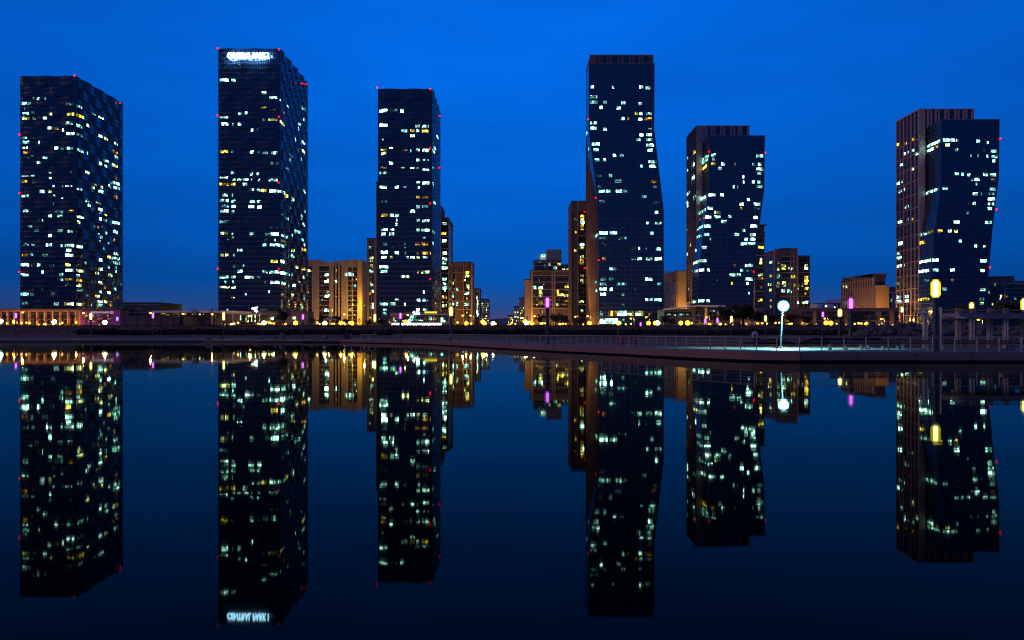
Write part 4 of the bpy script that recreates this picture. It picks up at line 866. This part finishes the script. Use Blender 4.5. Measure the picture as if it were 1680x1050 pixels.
# ------------------------------------------------------------------ lamps
def light(parent, loc, col, power, rad=.3):
    d = bpy.data.lights.new('lamp_light', 'POINT'); d.color = col; d.energy = power; d.shadow_soft_size = rad
    o = bpy.data.objects.new('lamp_light', d); COL.objects.link(o); o.parent = parent; o.location = Vector(loc)-Vector(parent.location)
M_post = plain('lamp_post_grey', (0.1, 0.11, 0.14), .5, .15)
M_postd = plain('lamp_post_navy', (0.03, 0.045, 0.07), .4, .15, metal=.3)
COLR = {'O': ((1, .42, .035), 3.2, (1, .5, .12)), 'Y': ((1, .74, .05), 4, (1, .75, .2)), 'H': ((1, .86, .42), 7, (1, .8, .5)), 'C': ((.45, .95, 1), 9, (.5, .9, 1))}
def path_lamp(px, py, Y, c, label, rad=.62, power=220):
    x = X_(px, Y); z = Z_(py, Y); g = tz(x, Y)
    o = thing('globe_lamp', label, 'lamp', (x, Y, g), 'low globe lamps along the shore road')
    col, st, lc = COLR[c]; b = MB(); b.tube([(x, Y, g-.2), (x, Y, max(z-rad, g+.3))], [.09, .07], 8); b.tube([(x, Y, g-.1), (x, Y, g+.25)], [.22, .2], 8); b.build('post', M_post, o)
    b = MB(); b.ball((x, Y, max(z, g+.3+rad)), rad, 12, 8); b.build('globe', glow('globe_'+{'O': 'orange', 'Y': 'yellow', 'H': 'warm_white', 'C': 'cyan'}[c], col, st), o, smooth=True)
    light(o, (x, Y, max(z, g+.3+rad)+rad+.25), lc, power)
def street_lamp(px, py, Y, c, label, power=1800, side=1):
    x = X_(px, Y); z = Z_(py, Y); g = tz(x, Y); s = side
    o = thing('street_lamp', label, 'street lamp', (x+s*1.6, Y, g), 'tall street lamps along the shore road')
    b = MB(); b.tube([(x+s*1.6, Y, g-.2), (x+s*1.6, Y, z-.6)], [.14, .09], 8); b.build('pole', M_post, o)
    b = MB(); b.tube([(x+s*1.6, Y, z-.6), (x+s*1.45, Y, z+.1), (x+s*1.0, Y, z+.5), (x+s*.5, Y, z+.5)], [.09, .08, .07, .06], 7); b.build('arm', M_post, o)
    b = MB(); b.box(x-.5, x+.55, Y-.25, Y+.25, z+.38, z+.56); b.build('lamp_head', M_post, o)
    b = MB(); b.ball((x, Y, z+.1), .48, 10, 6, .7); b.build('lens', glow('street_lens_'+{'O': 'sodium', 'Y': 'yellow', 'H': 'warm'}[c], COLR[c][0], 7), o, smooth=True)
    light(o, (x, Y-.1, z-.5), COLR[c][2], power)
for a in [(1, 527, 300, 'C', 'cyan white globe lamp cut by the left edge of the view'), (24, 528, 300, 'O', 'orange globe lamp under the leftmost purple lantern'), (89, 528, 300, 'H', 'warm white globe lamp before the middle of the colonnade hall'), (125, 529, 310, 'O', 'small orange globe lamp left of a yellow lantern'), (172, 529, 300, 'H', 'warm white globe lamp before the purple shop wall'),
          (433, 530, 290, 'H', 'warm white globe lamp before the tallest wavy tower'), (449, 531, 300, 'O', 'small orange globe lamp left of the large evergreen'), (485, 530, 290, 'Y', 'yellow globe lamp right of the large evergreen'), (533, 531, 290, 'H', 'warm white globe lamp left of the gazebo'), (559, 532, 300, 'O', 'orange globe lamp right of the gazebo'), (577, 531, 290, 'Y', 'yellow globe lamp under the yellow-lit end wall'),
          (666, 528, 330, 'O', 'orange globe lamp above the shopfront glow'), (765, 532, 300, 'O', 'orange globe lamp before the striped crown block'), (792, 528, 320, 'Y', 'yellow globe lamp at the avenue, upper of two'), (795, 533, 300, 'O', 'orange globe lamp at the avenue, lower of two'), (809, 533, 300, 'H', 'warm white globe lamp left of the lone conifer'), (838, 534, 300, 'O', 'tiny orange globe lamp by the smallest distant block'),
          (861, 527, 330, 'Y', 'yellow globe lamp before the orange-lit wing'), (864, 533, 290, 'H', 'warm white globe lamp left of the purple quay lantern'), (873, 532, 310, 'O', 'orange globe lamp under the framed block corner'), (967, 533, 290, 'O', 'orange globe lamp at the foot of the tallest folded tower'), (1015, 534, 290, 'Y', 'yellow globe lamp before the lit shop windows'), (1064, 533, 290, 'O', 'orange globe lamp, leftmost of a trio'), (1075, 530, 310, 'Y', 'yellow globe lamp, highest of a trio'), (1079, 536, 280, 'H', 'warm white globe lamp, lowest of a trio'),
          (1117, 530, 310, 'Y', 'yellow globe lamp before the canopy hall'), (1128, 536, 280, 'Y', 'yellow globe lamp below the canopy hall'), (1165, 535, 300, 'O', 'small orange globe lamp before the canopy hall pillars'), (1182, 536, 280, 'Y', 'yellow globe lamp right of two small purple lanterns'), (1355, 537, 280, 'O', 'orange globe lamp, left of a close pair before the gallery'), (1363, 536, 285, 'O', 'orange globe lamp, right of a close pair before the gallery')]:
    path_lamp(*a, rad=.45 if 'small' in a[4] or 'tiny' in a[4] else .85)
for a in [(37, 513, 350, 'O', 'street lamp over the left end of the colonnade hall', 1800), (137, 514, 350, 'O', 'street lamp left of the purple shop wall', 1800), (247, 514, 340, 'O', 'street lamp beside the box hall'), (348, 516, 340, 'O', 'street lamp at the pavilion end'), (410, 519, 380, 'O', 'street lamp before the lit slots of the podium', 6000), (565, 516, 350, 'O', 'street lamp before the yellow-lit end wall', 9000), (540, 520, 520, 'O', 'street lamp half hidden by the gazebo trees', 9000),
          (669, 517, 360, 'O', 'street lamp left of the lit shop emblem'), (759, 518, 370, 'O', 'street lamp, left of a pair by the striped crown block', 6000), (772, 518, 370, 'O', 'street lamp, right of a pair by the striped crown block', 6000), (798, 519, 560, 'O', 'far street lamp along the avenue', 9000), (850, 521, 560, 'O', 'far street lamp right of the avenue gap', 9000), (877, 519, 380, 'O', 'street lamp before the framed block', 6000), (964, 519, 400, 'O', 'street lamp at the left foot of the tallest folded tower', 8000, 1), (944, 520, 400, 'O', 'street lamp before the tall brown tower', 5000),
          (1035, 523, 370, 'O', 'street lamp before the tallest folded tower, left of two', 4000), (1060, 521, 370, 'O', 'street lamp before the tallest folded tower, right of two', 4000), (1159, 521, 370, 'O', 'street lamp before the canopy hall pillars', 2500), (1353, 523, 360, 'O', 'street lamp at the left of the dark gallery', 2500), (1446, 524, 360, 'O', 'street lamp before the gallery pillars', 2500), (1516, 525, 300, 'O', 'street lamp seen left of the shelter posts', 4000), (1605, 525, 300, 'O', 'street lamp seen under the shelter roof', 4000), (1120, 508, 480, 'O', 'street lamp at the ochre-lit block', 8000), (1443, 509, 470, 'O', 'street lamp by the orange-lit end wall', 8000)]:
    street_lamp(*a)

rl = random.Random(31)
first = None; zone = [(10, 130), (380, 470), (520, 640), (745, 870), (870, 970), (985, 1200), (1240, 1300), (1400, 1440)]
for i in range(84):
    za, zb = zone[i % len(zone)]; px = rl.uniform(za, zb); Y = rl.uniform(262, 330); x = X_(px, Y); z = Z_(rl.uniform(531, 536), Y); g = tz(x, Y)
    k = i % 3
    if i < 3:
        o = thing('marker_light', 'tiny amber marker light on a short post beside the dark shore road', 'lamp', (x, Y, g), 'tiny marker lights along the shore road')
        h = .9+.15*i; b = MB(); b.tube([(x, Y, g-.2), (x, Y, g+h-.2)], .05, 6); b.build('post', M_post, o)
        b = MB(); b.ball((x, Y, g+h), .36, 8, 6); b.build('globe', glow(('marker_amber', 'marker_yellow', 'marker_gold')[k], ((1, .4, .04), (1, .72, .15), (1, .55, .08))[k], 3), o, smooth=True)
        first = (first or [])+[o]
    else: copy_tree(first[k], (x, Y, max(g, z-1)))

def lantern(px, py0, py1, Y, c, label, base=None):
    """a park light column: thick pole with a glowing tube on top; py0..py1 are the tube's ends"""
    x = X_(px, Y); g = tz(x, Y)+.02; z1 = Z_(py0, Y); z0 = Z_(py1, Y)
    o = thing('light_column', label, 'lamp', (x, Y, g), 'park light columns on the promenade')
    b = MB(); b.tube([(x, Y, g-.1), (x, Y, z0-.05)], .2, 14); b.build('pole', M_postd, o, smooth=False)
    b = MB(); b.tube([(x, Y, g), (x, Y, g+.12)], .34, 14); b.build('base_plate', M_postd, o)
    inner, outer, lc, pwr = {'Y': ((1, .95, .4), (1, .85, .0), (1, .85, .15), 160), 'P': ((.85, .28, 1), (.42, .02, .9), (.6, .1, 1), 40), 'G': ((.9, 1, .6), (.6, 1, .2), (.7, 1, .3), 60)}[c]
    nm = {'Y': 'yellow', 'P': 'purple', 'G': 'green'}[c]
    b = MB(); b.tube([(x, Y, z0), (x, Y, z0+.12), (x, Y, z1-.12), (x, Y, z1)], [.1, .17, .17, .1], 14); b.build('tube', glow('tube_core_'+nm, inner, 10 if c != 'P' else 3.6), o, smooth=True)
    key = 'halo_shell_'+nm
    if key not in MATS:
        m, n, l, p = new_mat(key); n.remove(p); e = n.new('ShaderNodeEmission'); e.inputs[0].default_value = (*outer, 1); e.inputs[1].default_value = 1.4
        t_ = n.new('ShaderNodeBsdfTransparent'); mx_ = n.new('ShaderNodeMixShader'); mx_.inputs[0].default_value = .5
        l.new(t_.outputs[0], mx_.inputs[1]); l.new(e.outputs[0], mx_.inputs[2]); l.new(mx_.outputs[0], n['Material Output'].inputs[0]); MATS[key] = m
    R = .34; b = MB(); b.tube([(x, Y, z0-.06), (x, Y, z0+.15), (x, Y, z1-.15), (x, Y, z1+.12)], [.2, R, R, .16], 16); b.build('halo_shell', MATS[key], o, smooth=True)  # added translucent shell, its emission stands for the halo round the tube
for a in [(26, 514, 522, 204, 'P', 'purple light column on the far bank, leftmost of all'), (149, 514, 524, 197, 'Y', 'yellow light column before the purple shop wall'), (251, 514, 522, 212, 'P', 'purple light column before the box hall'), (367, 513, 525, 204, 'Y', 'yellow light column before the pavilion roof end'), (497, 516, 524, 197, 'P', 'purple light column at the right edge of the tallest wavy tower'), (615, 516, 527, 190, 'Y', 'yellow light column left of the slim wavy tower'), (657, 514, 523, 163, 'P', 'purple light column before the glowing shopfront'), (740, 504, 518, 133, 'Y', 'yellow light column before the brown block with a striped crown'),
          (898, 489, 504, 98.6, 'P', 'tall purple light column on the quay before the framed block'), (1051, 529, 535, 240, 'P', 'short purple light column before the tallest folded tower'), (1157, 523, 530, 210, 'P', 'small purple light column before the canopy hall, left of two'), (1177, 522, 530, 210, 'P', 'small purple light column before the canopy hall, right of two'), (1200, 519, 528, 200, 'Y', 'small yellow light column under the shortest folded tower'), (1256, 518, 527, 200, 'Y', 'small yellow light column left of the bright cyan lamp'), (1350, 512, 520, 185, 'P', 'small purple light column left of the gallery pillars'), (1378, 508, 519, 118, 'Y', 'yellow light column left of the tall purple one near the gallery'),
          (1396, 490, 506, 89, 'P', 'tall purple light column before the brown block with the orange-lit wall'), (1480, 504, 512, 190, 'G', 'small green light column at the foot of the far right tower'), (1535, 461, 487, 59.6, 'Y', 'nearest and tallest yellow light column on the quay edge'), (1594, 497, 508, 118, 'Y', 'yellow light column behind the shelter roof'), (1681, 491, 509, 75, 'Y', 'yellow light column cut by the right edge of the view')]:
    lantern(*a)
# cyan floodlight on a leaning pole
Yc = 75; xc = X_(1285, Yc); zc = Z_(502, Yc); xb = X_(1280.5, Yc); gc = tz(xb, Yc)+.02
o = thing('floodlight_pole', 'bright cyan floodlight on a slim pale pole on the quay', 'lamp', (xb, Yc, gc))
b = MB(); b.tube([(xb, Yc, gc-.1), (xc-.05, Yc, zc-.4)], [.075, .055], 10); b.tube([(xb, Yc, gc), (xb, Yc, gc+.1)], .22, 12); b.build('pole', plain('pale_steel', (.05, .06, .07), .4, .1), o)
b = MB(); b.tube([(xc-.05, Yc, zc-.45), (xc-.05, Yc, zc-.3)], .16, 10); b.box(xc-.4, xc+.4, Yc+.1, Yc+.4, zc-.32, zc+.32); b.build('housing', M_post, o)
b = MB(); b.ball((xc, Yc-.05, zc), .46, 14, 10); gb = b.build('globe', glow('flood_cyan', (.55, 1, 1), 22), o, smooth=True)
m, n, l, p = new_mat('cyan_halo_shell'); n.remove(p); e = n.new('ShaderNodeEmission'); e.inputs[0].default_value = (0, .62, 1, 1); e.inputs[1].default_value = 1.1
t_ = n.new('ShaderNodeBsdfTransparent'); mx_ = n.new('ShaderNodeMixShader'); mx_.inputs[0].default_value = .45; l.new(t_.outputs[0], mx_.inputs[1]); l.new(e.outputs[0], mx_.inputs[2]); l.new(mx_.outputs[0], n['Material Output'].inputs[0])
b = MB(); b.ball((xc, Yc-.05, zc), .57, 18, 12); b.build('halo_shell', m, o, smooth=True)  # added shell, cyan emission imitates the glow around the lamp
d = bpy.data.lights.new('lamp_light', 'SPOT'); d.color = (.25, .86, 1); d.energy = 17000; d.spot_size = math.radians(150); d.spot_blend = .25; d.shadow_soft_size = .2
q = bpy.data.objects.new('lamp_light', d); COL.objects.link(q); q.parent = o; q.location = Vector((xc-.05, Yc-.75, zc-.2))-Vector(o.location)

# ------------------------------------------------------------------ quay furniture
M_rail = plain('rail_steel', (.46, .38, .29), .45, .15, metal=.2)
base_pts = []
def walk(points, step):
    out = [Vector(points[0])]; acc = 0
    for a, c in zip(points, points[1:]):
        a, c = Vector(a), Vector(c); d = (c-a).length; t = step-acc
        while t <= d: out.append(a+(c-a)*(t/d)); t += step
        acc = d-(t-step)
    return out
rp = [offs(k, -.9) for k in range(len(pl)) if -26 <= pl[k][0] <= 22] + [(23, 59.3), (52, 59.3)]
rpath = [(p[0], p[1]) for p in rp]
o = thing('railing', 'long steel railing with slim posts along the quay edge', 'railing', (*rpath[-1], tz(*rpath[-1])))
sp = walk(rpath, 1.66)
for p in sp:
    g = tz(p.x, p.y)+.02; b = MB(); b.box(p.x-.028, p.x+.028, p.y-.045, p.y+.045, g, g+1.08); b.build('post', M_rail, o)
for hh, rad in ((1.08, .032), (.78, .012), (.52, .012), (.26, .012)):
    b = MB(); b.tube([(p.x, p.y, tz(p.x, p.y)+.02+hh) for p in sp], rad, 6); b.build('rail', M_rail, o)
M_wood = plain('dark_red_wood', (.11, .045, .035), .7, .3)
def bench(px0, px1, Y, label):
    x0, x1 = X_(px0, Y), X_(px1, Y); g = tz((x0+x1)/2, Y)+.02
    o = thing('bench', label, 'bench', ((x0+x1)/2, Y, g), 'long wooden benches on the quay')
    b = MB()
    for k in range(4): b.box(x0, x1, Y+.05+k*.13, Y+.16+k*.13, g+.4, g+.45)
    b.build('seat', M_wood, o)
    b = MB()
    for k in range(3): b.box(x0, x1, Y-.02, Y+.03, g+.48+k*.12, g+.58+k*.12)
    b.build('backrest', M_wood, o)
    n = max(2, int((x1-x0)/1.2)+1)
    for i in range(n):
        x = x0+.1+(x1-x0-.2)*i/(n-1); b = MB(); b.box(x-.04, x+.04, Y+.03, Y+.55, g, g+.4); b.box(x-.035, x+.035, Y+.031, Y+.08, g+.4, g+.82); b.build('leg', M_post, o)
for i, (a, c, t) in enumerate([(1362, 1418, 'dark wooden bench on the lit paving, nearest the cyan floodlight'), (1424, 1478, 'dark wooden bench right of the tall purple light column'), (1483, 1527, 'dark wooden bench just left of the nearest yellow column'), (1548, 1600, 'dark wooden bench just right of the nearest yellow column'), (1606, 1660, 'dark wooden bench under the shelter right end'), (1664, 1720, 'dark wooden bench cut by the right edge of the view')]):
    bench(a, c, 64.5, t)
for a, c, t in ((863, 884, 'dark bench left of the tall purple quay column'), (888, 915, 'dark bench beside the tall purple quay column')): bench(a, c, 106, t)
# shelter
o = thing('shelter', 'open timber shelter with a flat roof on the quay at the right', 'shelter', (X_(1600, 74), 74, tz(X_(1600, 74), 74)))
M_tim = plain('timber_post', (.32, .2, .13), .7, .2); M_paint = plain('pale_post_face', (.7, .58, .44), .6, .1)
def post(px, Y, py, w=.17):
    x = X_(px, Y); g = tz(x, Y)+.02; b = MB(); b.box(x-w, x+w, Y, Y+2*w, g, Z_(py, Y)); q = b.build('post', M_tim, o)
    b = MB(); b.box(x-w-.02, x-w+.1, Y-.03, Y, g, Z_(py, Y)); b.box(x+w-.1, x+w, Y-.03, Y, g, Z_(py, Y)); f = b.build('facing', M_paint, q); f.location = (0, 0, 0)
for px, Y, py in ((1519, 72, 505), (1541, 61.5, 504), (1573, 72, 523), (1596, 70.4, 523), (1625, 72, 523), (1651, 70.4, 523), (1680, 72, 523), (1705, 70.4, 523)): post(px, Y, py)
b = MB(); b.box(X_(1562, 72), X_(1760, 72), 70, 73.5, Z_(523, 71), Z_(520, 71)); b.box(X_(1556, 72), X_(1760, 72), 70.2, 73.3, Z_(520, 71), Z_(513.5, 71)); b.build('roof', plain('roof_mauve', (.2, .15, .17), .7, .15), o)
b = MB()
for py in (509, 514): b.tube([(X_(1520, 70), 70, Z_(py, 70)), (X_(1720, 70), 70, Z_(py, 70))], .05, 6) if py < 512 else None
b.tube([(X_(1519, 72.2), 72.2, Z_(508, 72)), (X_(1541, 61.7), 61.7, Z_(508, 61.7))], .06, 6)
b.build('beam', M_tim, o)
b = MB()
for px in (1573, 1596, 1625, 1651): b.box(X_(px, 71)-.2, X_(px, 71)+.2, 70.9, 71.2, Z_(513.5, 71), Z_(505.5, 71))
b.build('roof_stub', M_tim, o)
b = MB(); pts = [(1504, 515), (1509, 513.4), (1514, 512.6), (1519, 512.2)]; b.tube([(X_(a, 72), 71.9, Z_(c, 72)) for a, c in pts], .08, 6); b.build('canopy_edge', M_white, o); b = MB()
pts = [(1545, 518.5), (1552, 520), (1560, 521), (1570, 521.4)]; b.tube([(X_(a, 66), 64.8, Z_(c, 66)) for a, c in pts], [.04, .07, .09, .05], 6); b.build('canopy_edge', M_white, o)

# boulders on the right bank and the lake shore
M_rock = plain('pale_rock', (.2, .18, .16), .9, .45, 1.2, bump=.3)
M_rockd = plain('blue_grey_rock', (.09, .085, .08), .9, .45, 1.0, bump=.3)
def rock_proto(seed, m):
    r = random.Random(seed); v = Vector((r.uniform(0, 50), r.uniform(0, 50), r.uniform(0, 50)))
    b = MB(); b.ball((0, 0, .35), .6, 14, 9, .75, lambda d: .55*mnoise.noise(d*1.1+v)+.22*mnoise.noise(d*2.6+v)); o = b.build('boulder', m); return o
rp_ = [rock_proto(s, M_rockd) for s in (1, 2, 3, 4)]; rr = random.Random(8); cnt = 0
for row, (Y0, pyc) in enumerate(((110, 547), (115, 543), (121, 539), (127, 536.5))):
    for i in range(26):
        px = 1405+i*11.2+rr.uniform(-4, 4); 
        if row > 1 and px < 1430: continue
        Y = Y0+rr.uniform(-1.5, 1.5); x = X_(px, Y); s = rr.uniform(.6, 1.25)
        q = rp_[cnt % 4] if cnt < 4 else rp_[cnt % 4].copy()
        if cnt >= 4: COL.objects.link(q)
        q.location = (x, Y, tz(x, Y)-.1); q.scale = (s*rr.uniform(.9, 1.4), s, s*rr.uniform(.8, 1.1)); q.rotation_euler = (0, 0, rr.uniform(0, 6.28)); cnt += 1
        tag(q, 'blue grey boulder in the rock bank behind the shelter', 'boulder', 'boulders of the rock bank behind the shelter')
rs = [rock_proto(s, M_rock) for s in (5, 6, 7)]
for i, (px, py, w, Y, t) in enumerate([(343, 556, 13, 184, 'angular pale boulder, leftmost on the far shore'), (363, 557, 11, 184, 'flat pale boulder second from the left on the far shore'), (425, 557.5, 12, 182, 'low pale boulder below the podium slots on the far shore'), (464, 553, 11, 190, 'tall round pale boulder under the large evergreen'), (452, 556, 8, 184, 'small pale boulder left of the tall round one'),
        (502, 558, 7, 181, 'small low boulder below the purple column of the far shore'), (513, 557, 9, 182, 'pale boulder left of the rightmost one on the far shore'), (534, 557, 11, 182, 'rounded pale boulder, rightmost on the far shore'), (265, 556, 9, 184, 'flat blue boulder under the box hall')]):
    q = rs[i] if i < 3 else rs[i % 3].copy()
    if i >= 3: COL.objects.link(q)
    x = X_(px, Y); s = w*Y/F/1.25; tall = 1.25 if 'tall' in t else (.55 if 'flat' in t or 'low' in t else .85)
    q.location = (x, Y, tz(x, Y)-.08); q.scale = (s, s, s*tall); q.rotation_euler = (0, 0, i*1.3); tag(q, t, 'boulder', 'pale boulders on the far shore')
# small things on the promenade
Y = 172; x = X_(570, Y); g = tz(x, Y); o = thing('kiosk_box', 'dark square box on the shore path left of the white barrier', 'box', (x, Y, g))
b = MB(); b.box(x-.75, x+.75, Y, Y+1, g, g+1.1); b.build('body', M_postd, o); b = MB(); b.box(x-.82, x+.82, Y-.07, Y+1.07, g+1.1, g+1.2); b.build('lid', M_post, o)
Y = 170; o = thing('barrier', 'white low barrier frame on the shore path', 'barrier', (X_(604, Y), Y, tz(X_(604, Y), Y)))
for px in (592, 604, 606, 617): x = X_(px, Y); b = MB(); b.tube([(x, Y, tz(x, Y)), (x, Y, tz(x, Y)+.95)], .06, 6); b.build('post', M_white, o)
b = MB()
for pa, pb in ((592, 604), (606, 617)): b.tube([(X_(pa, Y), Y, tz(0, 0)*0+tz(X_(pa, Y), Y)+.95), (X_(pb, Y), Y, tz(X_(pb, Y), Y)+.95)], .05, 6)
b.build('rail', M_white, o)
def sculpt(px, Y, label):
    x = X_(px, Y); g = tz(x, Y)+.02; o = thing('sculpture', label, 'sculpture', (x, Y, g))
    b = MB(); b.box(x-1.6, x+1.4, Y-.3, Y+1.1, g, g+.28); b.box(x-.35, x+.5, Y, Y+.8, g+.28, g+.85); b.build('plinth', plain('dark_plinth', (.03, .03, .035), .6), o)
    b = MB(); b.tube([(x-.3, Y+.4, g+.85), (x-.28, Y+.4, g+1.25), (x, Y+.4, g+1.45), (x+.22, Y+.4, g+1.2), (x+.12, Y+.4, g+.95)], [.12, .16, .17, .14, .1], 10); b.build('figure', M_white, o, smooth=True)
sculpt(1241, 92, 'small pale curved sculpture on a dark plinth left of the cyan floodlight')
def bollard(px, Y, hgt, label):
    x = X_(px, Y); g = tz(x, Y)+.02; o = thing('bollard', label, 'bollard', (x, Y, g), 'dark red bollards by the railing')
    M_red = plain('dark_red_paint', (.22, .02, .03), .5, .2); b = MB(); b.tube([(x, Y, g), (x, Y, g+hgt*.7), (x, Y, g+hgt*.72), (x, Y, g+hgt*.86)], [.16, .16, .22, .2], 12); b.build('body', M_red, o)
    b = MB(); b.ball((x, Y, g+hgt*.86), .19, 10, 6, .8); b.build('cap', M_red, o, smooth=True)
bollard(1021, 84, 1.0, 'taller dark red bollard behind the railing'); bollard(1043, 83, .75, 'shorter dark red bollard behind the railing')
Y = 85; x = X_(1015.5, Y); g = tz(x, Y)
o = thing('sign_post', 'plain dark square post left of the red bollards', 'post', (x, Y, g)); b = MB(); b.box(x-.12, x+.12, Y, Y+.2, g, g+1.75); b.build('pole', M_postd, o); b = MB(); b.box(x-.17, x+.17, Y-.05, Y+.25, g+1.75, g+1.83); b.build('cap', M_postd, o)
# gazebo
Y = 300; x = X_(541, Y); g = tz(x, Y); o = thing('gazebo', 'small gazebo with a pale hipped roof among dark evergreens', 'gazebo', (x, Y, g))
for dx in (-1.7, 1.7):
    for dy in (-1.7, 1.7): b = MB(); b.tube([(x+dx, Y+dy, g), (x+dx, Y+dy, g+2.6)], .1, 6); b.build('post', M_tim, o)
b = MB(); z = g+2.6
for k in range(4):
    a = math.radians(45+90*k); c = math.radians(135+90*k); R = 3.2; b.q((x+R*math.cos(a), Y+R*math.sin(a), z), (x+R*math.cos(c), Y+R*math.sin(c), z), (x, Y, z+1.5))
b.q(*[(x+3.2*math.cos(math.radians(45-90*k)), Y+3.2*math.sin(math.radians(45-90*k)), z) for k in range(4)]); b.build('roof', M_grey, o)
